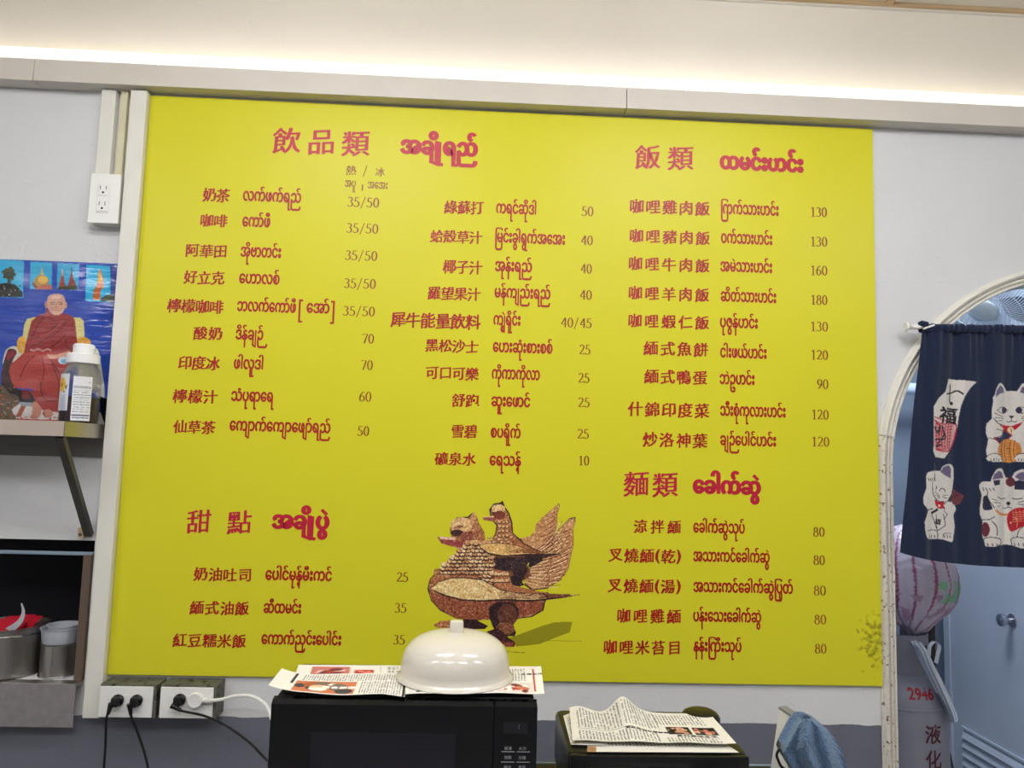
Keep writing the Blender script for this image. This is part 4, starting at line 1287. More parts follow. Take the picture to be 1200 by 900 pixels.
def news_art(asp, seed, pics=(), heads=(), bars=(), blocks=()):
    random.seed(seed)
    A = Art(0, 0, 100, 100 * asp, 0.33, (228, 224, 214)); A.asp = asp
    for b in blocks: text_block(A, b[0], b[1] * asp, b[2], b[3] * asp, b[4])
    for (x0, y0, x1, y1, cols) in pics:
        A.poly([(x0, y0 * asp), (x1, y0 * asp), (x1, y1 * asp), (x0, y1 * asp)], cols[0])
        for k in range(16):
            rx = (x1 - x0) * random.uniform(.06, .18); ry = (y1 - y0) * asp * random.uniform(.10, .25)
            A.ell(random.uniform(x0 + rx, x1 - rx), random.uniform(y0 * asp + ry, y1 * asp - ry), rx, ry, random.choice(cols[1:]), random.uniform(-1, 1))
    for (x0, y0, x1, y1, c) in bars: A.poly([(x0, y0 * asp), (x1, y0 * asp), (x1, y1 * asp), (x0, y1 * asp)], c)
    for (s, x, y, sz, dx, c) in heads:
        for i, ch in enumerate(s): A.glyph(ch, x + i * dx, y * asp, sz, c, 0.05)
    return A


NZ = 1.1985
# rear sheet, left folded sheet, right folded sheet
cs = [atz(350, 779, NZ), atz(624, 781, NZ), atz(636, 800, NZ), atz(343, 798, NZ)]
A = news_art(0.3, 5, pics=[(6, 12, 22, 95, ((196, 120, 110), (168, 70, 60), (230, 190, 180), (120, 60, 60))), (24, 30, 32, 95, ((186, 60, 48), (150, 30, 30), (220, 130, 110)))], blocks=[(38, 10, 98, 96, 1.5)], bars=[(34, 5, 34.5, 100, (90, 90, 90))])
t = paper('newspaper', cs, NZ, A, None); tag(t, 'rear newspaper sheet on the microwave, half hidden behind the white dome', 'newspaper', None)
NZ2 = 1.2010
cs = [atz(330, 789, NZ2 + .004), atz(478, 789, NZ2), atz(474, 816, NZ2), atz(314, 808, NZ2 + .006)]
A = news_art(0.55, 6, pics=[(16, 42, 62, 96, ((200, 120, 84), (226, 190, 150), (240, 232, 220), (120, 110, 100), (80, 74, 72), (176, 96, 60)))],
             blocks=[(20, 6, 99, 36, 1.6), (66, 42, 97, 96, 1.6)], bars=[(12, 4, 14, 60, (60, 54, 56)), (98, 50, 99.5, 100, (50, 50, 50))], heads=[('美食旅遊', 40, 68, 6, 6.4, (250, 246, 238))])
t = paper('newspaper', cs, NZ2, A, None, lambda S, T: 0.012 * np.clip(1 - S * 4, 0, 1) ** 2 + 0.002 * np.sin(S * 9) * T + 0.0015 - 0.004 * np.clip(S * 6 - 5, 0, 1) * T)
tag(t, 'left newspaper on the microwave with an orange photo and curled outer corner', 'newspaper')
cs = [atz(476, 789, NZ2), atz(634, 782, NZ2), atz(638, 814, NZ2), atz(475, 815, NZ2)]
A = news_art(0.6, 8, pics=[(60, 62, 92, 96, ((214, 206, 196), (180, 70, 50), (200, 120, 90), (236, 228, 220), (120, 60, 50))), (2, 70, 58, 96, ((216, 212, 206), (170, 180, 176), (120, 60, 60), (200, 160, 120), (90, 90, 100)))],
             blocks=[(10, 8, 88, 56, 1.7)], bars=[(93, 10, 94.2, 92, (176, 60, 44))], heads=[('台灣生活', 86, 30, 4, 4.2, (80, 80, 80))])
t = paper('newspaper', cs, NZ2 + .0012, A, None, lambda S, T: 0.0012 * np.sin(S * 12) * T + 0.0012)
tag(t, 'right newspaper on the microwave with a thin red bar, under the white dome', 'newspaper')

# dome cover
c = atz(532.5, 801, 1.2045); c = (float(c[0]) , -0.885, 1.2045)
rad = 0.110
t = thing('dome_cover', c, 'shiny white plastic dome food cover with square knob on the microwave', 'food cover')
prof = [(0.001, 0.0875)]
for k in range(1, 26):
    a = pi / 2 * k / 25
    prof.append((rad * 0.97 * sin(a) ** (2 / 2.75), 0.010 + 0.077 * max(0.0, cos(a)) ** (2 / 2.9)))
prof += [(rad * .985, 0.008), (rad * 1.035, 0.004), (rad * 1.045, 0.001), (rad * 1.0, 0.0), (rad * .95, 0.004)]
MB().lathe(prof, c, 72).build('cover_shell', m_dome, t, True, 60)
kn = MB().box(c[0] - .0135, c[0] + .0135, c[1] - .012, c[1] + .012, c[2] + .078, c[2] + .108, 0.004)
kn.build('knob', m_dome, t, True)

# second appliance: black toaster oven with newspapers
t = thing('toaster_oven', (1.49, -0.68, 0.9), 'black toaster oven with a loose stack of newspaper on it, right of the microwave', 'toaster oven')
TX0, TX1, TYF, TYB, TZ = 1.306, 1.690, -0.800, -0.518, 1.0315
MB().box(TX0, TX1, TYF + .012, TYB, 0.908, TZ, 0.014).build('oven_body', m_blk, t, True)
MB().box(TX0 + .004, TX1 - .004, TYF - .004, TYF + .011, 0.912, TZ - .003, 0.004).build('front_frame', m_blk, t, True)
MB().box(TX0 + .03, TX1 - .10, TYF - .008, TYF - .0045, 0.925, 1.006, 0.002).build('glass_door', m_glass2, t)
MB().tube([(TX0 + .05, TYF - .026, 1.004), (TX1 - .12, TYF - .026, 1.004)], 0.006, 12).build('door_handle', m_chrome, t, True)
for k in range(2):
    MB().tube([(TX0 + .06 + k * .19, TYF - .0085, 1.003), (TX0 + .06 + k * .19, TYF - .0215, 1.004)], 0.004, 8).build('handle_post', m_chrome, t)
    MB().lathe([(0.016, 0), (0.016, 0.012), (0.012, 0.015)], (TX1 - .045, TYF - .0045, 0.945 + k * .04), 20, (0, -1, 0)).build('knob', m_blk, t, True)
MB().lathe([(0.001, 0.024), (0.03, 0.023), (0.040, 0.018), (0.046, 0.009), (0.046, 0.0)], (1.650, -0.570, TZ - .006), 32).build('vent_cap', m_blk, t, True)
for xx in (TX0 + .03, TX1 - .03):
    for yy in (TYF + .04, TYB - .03):
        MB().lathe([(0.012, 0), (0.012, 0.0075)], (xx, yy, 0.9003), 14).build('foot', m_rub, t)
NZ = TZ + 0.0015
cs = [atz(690, 850, NZ), atz(820, 850, NZ), atz(866, 882, NZ), atz(688, 881, NZ)]
A = news_art(0.6, 21, pics=[(0, 80, 6, 100, ((190, 150, 110), (170, 130, 90)))], blocks=[(10, 10, 90, 80, 2.0)])
t = paper('newspaper', cs, NZ, A, None); tag(t, 'flat newspaper sheet lowest on the toaster oven, only its front edge showing', 'newspaper')
cs = [atz(660, 840, NZ), atz(700, 840, NZ), atz(712, 875, NZ), atz(669, 874, NZ)]
A = news_art(1.2, 22, blocks=[(10, 10, 90, 90, 4)])
t = paper('newspaper', cs, NZ + .002, A, None, lambda S, T: 0.010 * np.sin(S * 3.14) * (1 - T) + .0005); tag(t, 'newspaper sheet tucked in the middle of the toaster oven stack, peeping out at left', 'newspaper')
cs = [atz(667, 840, NZ), atz(832, 842, NZ), atz(863, 878, NZ), atz(671, 874, NZ)]
A = news_art(0.62, 23, pics=[(62, 50, 77, 74, ((56, 52, 40), (206, 150, 120), (224, 190, 170), (40, 40, 30))), (79, 50, 94, 74, ((64, 56, 48), (200, 120, 100), (220, 170, 140), (30, 30, 30)))],
             blocks=[(5, 6, 33, 62, 1.7), (36, 6, 58, 60, 1.7), (58, 8, 92, 42, 1.7), (5, 72, 55, 96, 1.7), (60, 84, 94, 96, 1.7)], bars=[(33.8, 4, 34.2, 96, (190, 186, 178)), (4, 66, 40, 67, (120, 118, 112))],
             heads=[('專家教你吃得健康', 36, 69, 3.4, 3.5, (50, 48, 46)), ('夏日美味水果', 68, 79, 4.2, 4.4, (60, 60, 66))])
def crest(S, T):
    g = lambda c_, w_: np.exp(-((S - c_) / w_) ** 2)
    return (0.014 * g(0.06, 0.10) + 0.034 * g(0.37, 0.085) + 0.007 * g(0.47, 0.10)) * (1 - T) ** 1.1 + 0.007 + 0.001 * np.sin(S * 20) * T
t = paper('newspaper', cs, NZ + .004, A, None, crest, 200, 90); tag(t, 'rippled newspaper page with two small food photos, on top of the toaster oven', 'newspaper')
MB

# white panel with towel and loop
t = thing('display_panel', (1.74, -0.85, 0.9), 'thin white upright panel with grey edge, leaning under a blue towel', 'panel')
q = [at(913, 831, -0.78), at(953, 858, -0.93), at(930, 950, -0.93), at(895, 930, -0.78)]
q[2][2] = 0.9012; q[3][2] = 0.9012
off = np.array([0.016, 0.004, 0.001])
V = [tuple(p) for p in q] + [tuple(np.array(p) + off) for p in q]
mesh('panel_board', V, [(3, 2, 1, 0), (4, 5, 6, 7), (1, 2, 6, 5), (2, 3, 7, 6), (3, 0, 4, 7), (0, 1, 5, 4)], m_panelw, t)
e = [np.array(q[0]), np.array(q[1])]
V = []
for p in e:
    V += [tuple(p + np.array([-.001, 0, .0005])), tuple(p + off + np.array([.001, 0, .0005])), tuple(p + off + np.array([.001, 0, .005])), tuple(p + np.array([-.001, 0, .005]))]
mesh('edge_strip', V, [(0, 1, 2, 3), (7, 6, 5, 4), (0, 4, 5, 1), (1, 5, 6, 2), (2, 6, 7, 3), (3, 7, 4, 0)], mat('edge_grey', (120, 122, 126), 0.4), t)
lp = [at(x, y, -0.925) + np.array([-.006, -0.012, 0]) for x, y in ((921, 876), (914, 876), (911, 882), (913, 889), (916, 895), (921, 899))]
MB().tube(smooth_path(lp, 6), 0.0026, 8).build('loop_handle', m_rub, t, True)

ny, nx = 90, 70
Tt = np.linspace(0, 1, ny)
def interp(pts, t):
    k = np.linspace(0, 1, len(pts)); p = np.array(pts, float)
    return np.interp(t, k, p[:, 0]), np.interp(t, k, p[:, 1])
lx, ly = interp([(939, 842), (932, 852), (926, 864), (921, 874), (918, 882), (923, 892), (930, 903), (938, 918), (945, 935)], Tt)
rx, ry = interp([(951, 842), (961, 847), (971, 856), (979, 866), (985, 877), (989, 889), (993, 903), (997, 920), (1001, 935)], Tt)
S = np.linspace(0, 1, nx)[None, :]
PX = lx[:, None] * (1 - S) + rx[:, None] * S; PYY = ly[:, None] * (1 - S) + ry[:, None] * S - 5 * np.sin(S * pi) * np.clip(Tt[:, None] * 4, 0, 1)
Yd = -0.955 - 0.030 * np.sin(S * pi) - 0.011 * np.sin(S * 17 + 1.2 * Tt[:, None] * 2) * np.clip(Tt[:, None] * 2.5, 0, 1) + 0.0 * PX
P = at_arr(PX, PYY, Yd)
back = P.copy(); back[..., 1] += 0.052; back[..., 0] += 0.006; back[..., 2] -= 0.004
full = np.concatenate([P, back[:, ::-1]], 1)
full = np.concatenate([full, full[:, :1]], 1)
full[..., 2] = np.maximum(full[..., 2], 0.9015)
o = grid_obj('towel', full, m_terry)
V0 = full.reshape(-1, 3)
tag(o, 'faded blue terry towel draped in folds over the white panel', 'towel')

# ------------------------------------------------------------------ arched doorway moulding
PROF = [(0.0, -0.002), (0.0, 0.011), (0.003, 0.015), (0.007, 0.0145), (0.009, 0.009), (0.011, 0.009), (0.013, 0.015), (0.017, 0.017), (0.020, 0.0145), (0.0215, 0.008), (0.0245, 0.008),
        (0.026, 0.015), (0.030, 0.022), (0.035, 0.024), (0.040, 0.020), (0.043, 0.012), (0.045, 0.006), (0.0475, 0.005), (0.0475, -0.002)]


def sweep(name, path, m):
    """path of (x, z, outward nx, nz)"""
    V = []; F = []; n = len(PROF)
    for (x, z, nx_, nz_) in path:
        for (r_, h_) in PROF: V.append((x + nx_ * r_, WT - h_, z + nz_ * r_))
    for i in range(len(path) - 1):
        for k in range(n - 1): F.append((i * n + k, i * n + k + 1, (i + 1) * n + k + 1, (i + 1) * n + k))
    F.append(tuple(range(n))); F.append(tuple((len(path) - 1) * n + k for k in range(n - 1, -1, -1)))
    return structure(mesh(name, V, F, m, None, True, 60))


xi = AC[0] - ARI + 0.001; R_ = ARI - 0.001
a0 = math.acos(1 - 0.0) ; aj = math.asin(0.099 / R_)
arc = [(AC[0] - R_ * cos(a), AC[1] + R_ * sin(a), -cos(a), sin(a)) for a in [aj + 0.003 + (pi - aj * 2 - 0.006) * k / 90 for k in range(91)]]
left = [(xi, 0.0, -1, 0), (xi, 0.6, -1, 0), (xi, 1.2, -1, 0), (xi, 1.636, -1, 0)] + [(AC[0] - R_ * cos(a), AC[1] + R_ * sin(a), -cos(a), sin(a)) for a in [aj * k / 6 for k in range(1, 7)]]
sweep('trim_4', arc, m_mould); sweep('trim_5', left, m_mouldd)
sweep('trim_6', [(2 * AC[0] - x, z, -nx_, nz_) for x, z, nx_, nz_ in left], m_mouldd)

# ------------------------------------------------------------------ curtain rod and short split curtain
def curtain_art():
    NV = (33, 42, 64)
    A = Art(1040, 375, 1345, 680, 0.5, NV)
    WH = (206, 200, 194); OUT = (36, 32, 40); LIL = (104, 94, 122); RD = (176, 34, 48); OR = (206, 138, 70)
    f4 = lambda p: [(1080 + x / 7.5, 430 + y / 7.5) for x, y in p]
    f5 = lambda p: [(1070 + x / 6.923, 530 + y / 6.923) for x, y in p]
    s4, s5 = 1 / 7.5, 1 / 6.923
    # banner
    A.poly(f4([(237, 104), (300, 112), (400, 122), (482, 130), (420, 190), (370, 260), (340, 340), (322, 440), (314, 520), (290, 640), (262, 710), (186, 804), (100, 792), (82, 745), (84, 600), (84, 350), (130, 280), (200, 220)]), WH)
    A.poly(f4([(95, 470), (190, 490), (298, 500), (292, 600), (262, 700), (215, 742), (120, 730), (90, 700), (88, 560)]), (190, 150, 150))
    for k in range(9):
        y = 500 + k * 27
        A.line(f4([(98, y), (150, y + 12 * sin(k)), (200, y + 6)]), 1.0, RD); A.line(f4([(215, y), (280 - k * 5, y - 6)]), 1.0, RD)
    for k in range(6): A.line(f4([(110 + k * 32, 500), (104 + k * 30, 560), (118 + k * 24, 720)]), 0.9, RD)
    A.line(f4([(92, 440), (190, 470), (298, 495), (296, 600), (262, 700), (210, 744), (110, 728)]), 1.3, RD, 4); A.line(f4([(95, 470), (150, 520)]), 2, RD)
    A.line(f4([(218, 238), (270, 228), (315, 210), (356, 240)]), 1.8, OUT, 5); A.line(f4([(256, 158), (252, 240), (250, 310), (275, 325)]), 1.5, OUT, 4); A.ell(1080 + 268 / 7.5, 430 + 320 / 7.5, 2, 2, OUT)
    A.glyph('福', 1080 + 225 / 7.5, 430 + 425 / 7.5, 20, OUT, 0.035, radians(6), 1.15)
    A.line(f4([(95, 530), (120, 575), (150, 520), (135, 590)]), 1.7, OUT, 4); A.line(f4([(170, 520), (180, 570), (200, 620), (160, 640), (190, 590)]), 1.6, OUT, 4)
    A.line(f4([(100, 640), (150, 640), (110, 700), (160, 680)]), 1.6, OUT, 4)

    def both(cx, pts): return [pts, [(2 * cx - x, y) for x, y in pts]]

    def sitting(f, s, cx, pr_, mirror=(1, 1)):
        pass
    # upper right cat with coin
    cx = 795
    A.poly(f4([(610, 300), (606, 270), (622, 250), (635, 200), (662, 152), (684, 141), (715, 158), (738, 190), (750, 214), (795, 209), (840, 214), (856, 190), (880, 150), (905, 141), (930, 156), (955, 205), (968, 255), (984, 300), (990, 400), (965, 450), (1020, 500), (1035, 590), (1010, 640), (1030, 740), (1030, 810), (1000, 832), (870, 834), (795, 836), (640, 834), (570, 826), (556, 740), (572, 640), (556, 580), (560, 500), (600, 455), (598, 380)]), WH)
    for q in both(cx, [(632, 268), (640, 215), (680, 162), (712, 185), (726, 225), (680, 235)]): A.poly(f4(q), LIL)
    for q in both(cx, [(648, 384), (680, 358), (722, 352), (762, 382), (720, 408), (680, 404)]): A.line(f4(q + [q[0]]), 0.6, OUT)
    for q in (722, 856): A.ell(1080 + q * s4, 430 + 381 * s4, 26 * s4, 29 * s4, (52, 48, 72))
    A.poly(f4([(768, 430), (820, 430), (795, 455)]), OUT); A.line(f4([(795, 450), (797, 475), (770, 486), (750, 478)]), 0.7, OUT); A.line(f4([(797, 475), (825, 486), (836, 474)]), 0.7, OUT)
    for q in ([(618, 405), (665, 425), (708, 438)], [(628, 448), (712, 452)], [(640, 478), (700, 470)]):
        for qq in both(cx, q): A.line(f4(qq), 0.6, OUT)
    A.line(f4([(610, 450), (650, 495), (690, 508)]), 0.8, OUT)
    A.poly(f4([(664, 506), (795, 520), (888, 482), (860, 520), (815, 560), (790, 590), (740, 560)]), RD)
    A.poly(f4([(718, 545), (805, 602), (690, 694), (610, 625), (660, 600)]), (150, 40, 50)); A.poly(f4([(722, 558), (788, 602), (692, 676), (640, 630), (680, 612)]), (44, 48, 78))
    A.poly(f4([(560, 560), (600, 520), (690, 540), (708, 580), (690, 612), (650, 622), (590, 600)]), WH, 2); A.line(f4([(640, 545), (695, 560), (705, 590), (680, 612), (640, 620)]), 0.7, OUT)
    A.ell(1080 + 785 * s4, 430 + 555 * s4, 29 * s4, 29 * s4, (226, 196, 160)); A.line(f4([(790, 540), (795, 575)]), 0.8, OUT)
    A.ell(1080 + 762 * s4, 430 + 738 * s4, 112 * s4, 104 * s4, OR)
    for x in (700, 735, 785, 820): A.line(f4([(x, 650), (x - 12, 735), (x + 4, 830)]), 0.8, (110, 60, 30), 3)
    for k in range(7):
        A.line(f4([(668, 680 + k * 22), (694, 680 + k * 22)]), 0.6, (110, 60, 30)); A.line(f4([(746, 670 + k * 24), (776, 670 + k * 24)]), 0.6, (110, 60, 30)); A.line(f4([(830, 680 + k * 20), (862, 676 + k * 20)]), 0.6, (110, 60, 30))
    for px_ in (622, 880):
        A.ell(1080 + px_ * s4, 430 + 800 * s4, 66 * s4, 34 * s4, WH); A.line(f4([(px_ - 66, 800), (px_ - 40, 768), (px_ + 20, 760), (px_ + 60, 790)]), 0.6, OUT, 3)
        for k in range(4): A.line(f4([(px_ - 34 + k * 24, 806), (px_ - 32 + k * 24, 826)]), 0.8, OUT)
    A.line(f4([(575, 625), (640, 640), (670, 665)]), 0.7, OUT)
    # lower left cat: raised paw, scroll, fan
    A.poly(f5([(290, 390), (325, 300), (400, 352), (370, 420), (340, 430)]), (110, 60, 68))
    for k in range(4): A.line(f5([(300 + k * 18, 385 - k * 12), (345 + k * 10, 318 + k * 12)]), 0.6, (60, 30, 44))
    A.poly(f5([(84, 200), (96, 165), (135, 152), (160, 148), (206, 150), (222, 118), (262, 98), (300, 97), (325, 120), (328, 190), (318, 270), (300, 340), (262, 400), (330, 425), (340, 470), (318, 510), (328, 600), (310, 690), (298, 726), (230, 706), (180, 700), (100, 700), (72, 660), (62, 560), (98, 470), (60, 420), (60, 350), (84, 290)]), WH, 2)
    A.poly(f5([(206, 158), (232, 118), (280, 104), (302, 130), (300, 212), (250, 190)]), LIL)
    A.line(f5([(158, 90), (156, 170), (160, 232)]), 0.8, (90, 84, 84))
    for k in range(4): A.line(f5([(102 + k * 16, 208 + 6 * sin(k)), (112 + k * 16, 232)]), 0.8, OUT)
    A.line(f5([(138, 240), (140, 300), (150, 350), (190, 396), (230, 400)]), 0.8, OUT, 4); A.line(f5([(200, 312), (212, 292), (238, 300), (244, 318)]), 0.9, OUT, 3)
    A.line(f5([(172, 275), (168, 300)]), 0.9, OUT); A.line(f5([(190, 345), (192, 372)]), 1.0, OUT)
    for q in ([(225, 350), (265, 345)], [(222, 362), (262, 372)], [(160, 320), (182, 340)], [(162, 345), (184, 356)]): A.line(f5(q), 0.6, OUT)
    A.poly(f5([(156, 375), (185, 400), (240, 405), (232, 455), (190, 455), (165, 430)]), RD); A.ell(1070 + 195 * s5, 530 + 432 * s5, 1.6, 1.6, (226, 190, 160))
    A.ell(1070 + 275 * s5, 530 + 430 * s5, 6.3, 5.2, WH); A.line(f5([(238, 420), (255, 398), (290, 400)]), 0.8, OUT, 3); A.line(f5([(236, 440), (240, 480), (262, 500), (240, 540)]), 0.7, OUT)
    A.poly(f5([(126, 484), (180, 450), (184, 470), (134, 502)]), OUT); A.poly(f5([(134, 502), (180, 474), (236, 610), (180, 634)]), WH); A.line(f5([(134, 502), (180, 634), (246, 590), (230, 500)]), 0.8, OUT)
    A.glyph('福', 1070 + 182 * s5, 530 + 560 * s5, 7, OUT, 0.04, radians(10)); A.line(f5([(168, 500), (176, 630)]), 0.6, OUT)
    A.line(f5([(95, 465), (140, 455)]), 1.0, OUT); A.line(f5([(92, 632), (160, 628), (182, 660), (178, 700)]), 0.8, OUT, 3); A.line(f5([(225, 690), (232, 658), (290, 655)]), 0.8, OUT, 3)
    for x in (110, 132, 156, 236, 258, 280): A.line(f5([(x, 668), (x + 3, 690)]), 0.8, OUT)
    # lower right cat: calico with red fish
    A.poly(f5([(612, 238), (625, 190), (652, 145), (684, 130), (720, 142), (746, 205), (800, 200), (820, 165), (860, 142), (895, 140), (925, 170), (945, 230), (980, 300), (985, 400), (960, 450), (1000, 520), (1000, 700), (960, 772), (860, 776), (780, 750), (700, 748), (640, 762), (568, 758), (552, 700), (540, 640), (548, 560), (524, 500), (528, 430), (546, 350), (528, 300), (526, 262), (560, 236)]), WH, 2)
    A.poly(f5([(622, 222), (640, 175), (676, 150), (706, 160), (726, 205), (670, 215)]), LIL); A.poly(f5([(822, 200), (850, 168), (885, 158), (925, 200), (925, 232), (860, 225)]), LIL)
    A.poly(f5([(630, 228), (690, 222), (686, 260), (640, 270)]), (44, 46, 66)); A.ell(1070 + 785 * s5, 530 + 240 * s5, 5.8, 5.6, (96, 40, 50)); A.poly(f5([(815, 240), (850, 226), (950, 240), (970, 306), (820, 302)]), (44, 46, 66))
    A.poly(f5([(560, 360), (590, 350), (612, 420), (625, 460), (570, 470), (552, 440)]), (44, 46, 66), 2); A.ell(1070 + 572 * s5, 530 + 625 * s5, 5, 8.6, (104, 44, 54)); A.poly(f5([(530, 570), (542, 560), (540, 700), (520, 690)]), NV)
    for k in range(4): A.line(f5([(556 + k * 24, 286 + 5 * sin(k)), (566 + k * 24, 310)]), 0.8, OUT)
    A.line(f5([(595, 318), (592, 372), (640, 450)]), 0.8, OUT, 3); A.line(f5([(668, 360), (700, 378), (740, 370)]), 0.9, OUT, 3); A.line(f5([(798, 372), (830, 380), (874, 372)]), 0.9, OUT, 3)
    A.ell(1070 + 762 * s5, 530 + 414 * s5, 2.1, 2.1, OUT); A.line(f5([(762, 425), (760, 445), (735, 455), (715, 450)]), 0.7, OUT); A.line(f5([(760, 445), (790, 452)]), 0.7, OUT)
    for q in ([(620, 375), (660, 390)], [(630, 405), (690, 410)], [(660, 440), (690, 430)], [(845, 405), (890, 395)], [(845, 420), (885, 425)]): A.line(f5(q), 0.6, OUT)
    A.line(f5([(655, 470), (690, 500), (770, 505)]), 2.6, (196, 130, 74), 3)
    A.poly(f5([(748, 560), (760, 490), (820, 455), (890, 450), (960, 470), (940, 560), (860, 610), (800, 640), (765, 630)]), RD, 2)
    for k in range(5): A.line(f5([(800 + k * 28, 470), (806 + k * 28, 560 - k * 6)]), 0.6, (220, 150, 110)); A.line(f5([(800, 490 + k * 18), (930, 480 + k * 18)]), 0.5, (220, 150, 110))
    A.ell(1070 + 778 * s5, 530 + 570 * s5, 1.2, 1.2, (226, 180, 160)); A.line(f5([(810, 520), (838, 560), (830, 610)]), 0.8, (226, 170, 130), 3)
    A.line(f5([(545, 545), (600, 545), (640, 520)]), 0.9, OUT, 3); A.line(f5([(620, 556), (655, 600), (660, 670)]), 0.9, OUT, 3); A.line(f5([(835, 690), (845, 640), (880, 600)]), 0.9, OUT, 3)
    for px_ in (625, 845):
        A.line(f5([(px_ - 62, 745), (px_ - 66, 700), (px_ - 10, 688), (px_ + 58, 700), (px_ + 68, 735), (px_ + 40, 758)]), 0.9, OUT, 3)
        for k in range(3): A.line(f5([(px_ - 36 + k * 34, 738), (px_ - 32 + k * 34, 758)]), 0.9, OUT)
    return A


A = curtain_art()
t = thing('noren_curtain', (2.9, -0.045, 2.10), 'short navy doorway curtain printed with white lucky cats and a lettered banner', 'curtain')
ny, nx = 440, 500
T, S = np.meshgrid(np.linspace(0, 1, ny), np.linspace(0, 1, nx), indexing='ij')
tl = np.array([0, .04, .3, .6, .85, 1.0])
xl = np.interp(T, tl, [1080.5, 1080, 1071, 1062.5, 1056, 1052.5])
yb_ = 647 + 17 * (1 - np.exp(-S * 5.5)) + 3.5 * S
PX = xl * (1 - S) + 1338 * S
PYY = (387 + 4.5 * S) * (1 - T) + yb_ * T
env = np.clip(1.15 - T * 0.75, 0.2, 1)
W_ = PX + 4 * np.sin(T * 4)
fold = 0.0052 * env * (np.sin(W_ * 0.17 + 0.6 * np.sin(W_ * 0.05)) + 0.38 * np.sin(W_ * 0.37 + 1 + T) + 0.5 * np.sin(W_ * 0.083 + 2.0 + 1.2 * T))
fold += 0.006 * np.exp(-((PX - 1178 + 3 * T) / 4.5) ** 2)
fold -= 0.010 * np.exp(-((PX - (1092 - 14 * T)) / 8.0) ** 2) * (0.3 + T)
fold += 0.0022 * np.clip(1 - T * 5, 0, 1) * np.sin(PX * 0.62 + 2 * np.sin(PX * .11))
P = at_arr(PX, PYY, -0.047 * np.ones_like(PX))
P[..., 1] = -0.047 + fold - 0.012 * T
Cc = A.sample(PX, PYY)
panel = grid_obj('curtain_cloth', P, m_cloth, t, col=Cc)
# gathered rod pocket
n = 260; k = 14; V = []; F = []
for i in range(n):
    px_ = 1079 + (1338 - 1079) * i / (n - 1)
    c = at(px_, 384.5 + 4.3 * i / (n - 1), -0.044)
    ru = 0.0024 * sin(i * 0.95) + 0.0016 * sin(i * 0.41 + 2)
    for j in range(k):
        a = 2 * pi * j / k
        r_ = 0.0135 + ru * (0.7 + 0.6 * sin(a + i * .13)) + (0.002 if j % 2 else 0)
        V.append((c[0] + 0.003 * sin(a * 1 + i * .35), c[1] + 0.9 * r_ * cos(a), c[2] + r_ * sin(a)))
for i in range(n - 1):
    for j in range(k): F.append((i * k + j, i * k + (j + 1) % k, (i + 1) * k + (j + 1) % k, (i + 1) * k + j))
mesh('rod_pocket', V, F, m_navy, t, True, 80)

ra = at(1062, 383, -0.044); rb = at(1338, 389, -0.044)
t = thing('curtain_rod', tuple(ra), 'white tension rod with flared end carrying the navy curtain across the arch', 'curtain rod')
ra = Vector(ra); rb = Vector(rb); d = (rb - ra).normalized()
MB().tube([ra + d * .012, rb], 0.0055, 14).build('rod', m_white, t, True)
MB().tube([ra - d * .004, ra + d * 0.002, ra + d * .006, ra + d * .03, ra + d * .045, ra + d * .05], [0.0135, 0.0145, 0.0095, 0.008, 0.0075, 0.006], 18).build('end_cap', m_white, t, True, 60)
kb = MB().tube([ra + d * .040 + Vector((0, 0, .010)), ra + d * .048 + Vector((0, -.006, .011)), ra + d * .062 + Vector((0, -.008, .008)), ra + d * .072 + Vector((0, -.004, -.004))], [0.006, 0.010, 0.010, 0.006], 12)
o = kb.build('cloth_knot', m_navy, t, True)
MB().tube([ra + d * .048 + Vector((0, -.014, -.008)), ra + d * .085 + Vector((0, -.014, .005))], 0.0032, 10).build('hook_end', m_white, t, True)

# ------------------------------------------------------------------ passage behind the arch
PXR = 3.65; PYB = 1.69
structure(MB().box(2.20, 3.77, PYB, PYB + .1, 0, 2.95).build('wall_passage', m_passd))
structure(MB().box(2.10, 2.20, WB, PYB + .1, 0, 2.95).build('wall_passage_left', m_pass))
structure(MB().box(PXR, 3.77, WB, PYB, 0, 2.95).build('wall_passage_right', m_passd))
structure(MB().box(2.10, 3.77, WB, PYB + .1, 2.95, 3.0).build('ceiling_passage', m_pass))
t = thing('passage_lamp', (2.95, 0.75, 2.90), 'square white lamp on the ceiling of the back passage', 'ceiling light')
MB().box(2.68, 3.22, 0.48, 1.02, 2.875, 2.9495, .01).build('lamp_body', m_white, t)

# door on the right wall of the passage
DX = PXR - 0.0015
dlx = at  # noqa
d = structure(MB().box(DX - .03, DX, 0.78, 1.585, 0.01, 2.02, 0.002).build('door_1', m_door))
MB().box(DX - .04, DX + .0005, 1.589, 1.640, 0.0, 2.07, .003).build('door_frame', m_door, d)
MB().box(DX - .04, DX + .0005, 0.725, 0.776, 0.0, 2.07, .003).build('door_frame', m_door, d)
MB().box(DX - .04, DX + .0005, 0.776, 1.589, 2.023, 2.07, .003).build('door_frame', m_door, d)
MB().lathe([(0.030, 0), (0.030, 0.004), (0.012, 0.008), (0.012, 0.024), (0.024, 0.034), (0.030, 0.048), (0.028, 0.060), (0.016, 0.067), (0.001, 0.068)], (DX - .0305, 1.115, 0.945), 32, (-1, 0, 0)).build('door_knob', m_chrome, d, True)
vf = MB()
vy0, vy1, vz0, vz1 = 0.86, 1.50, 0.10, 0.325
for (a, b, c_, e) in ((vy0 - .012, vy1 + .012, vz1, vz1 + .012), (vy0 - .012, vy1 + .012, vz0 - .012, vz0), (vy0 - .012, vy0, vz0, vz1), (vy1, vy1 + .012, vz0, vz1)):
    vf.box(DX - .038, DX - .0305, a, b, c_, e)
vf.build('vent_frame', m_door, d)
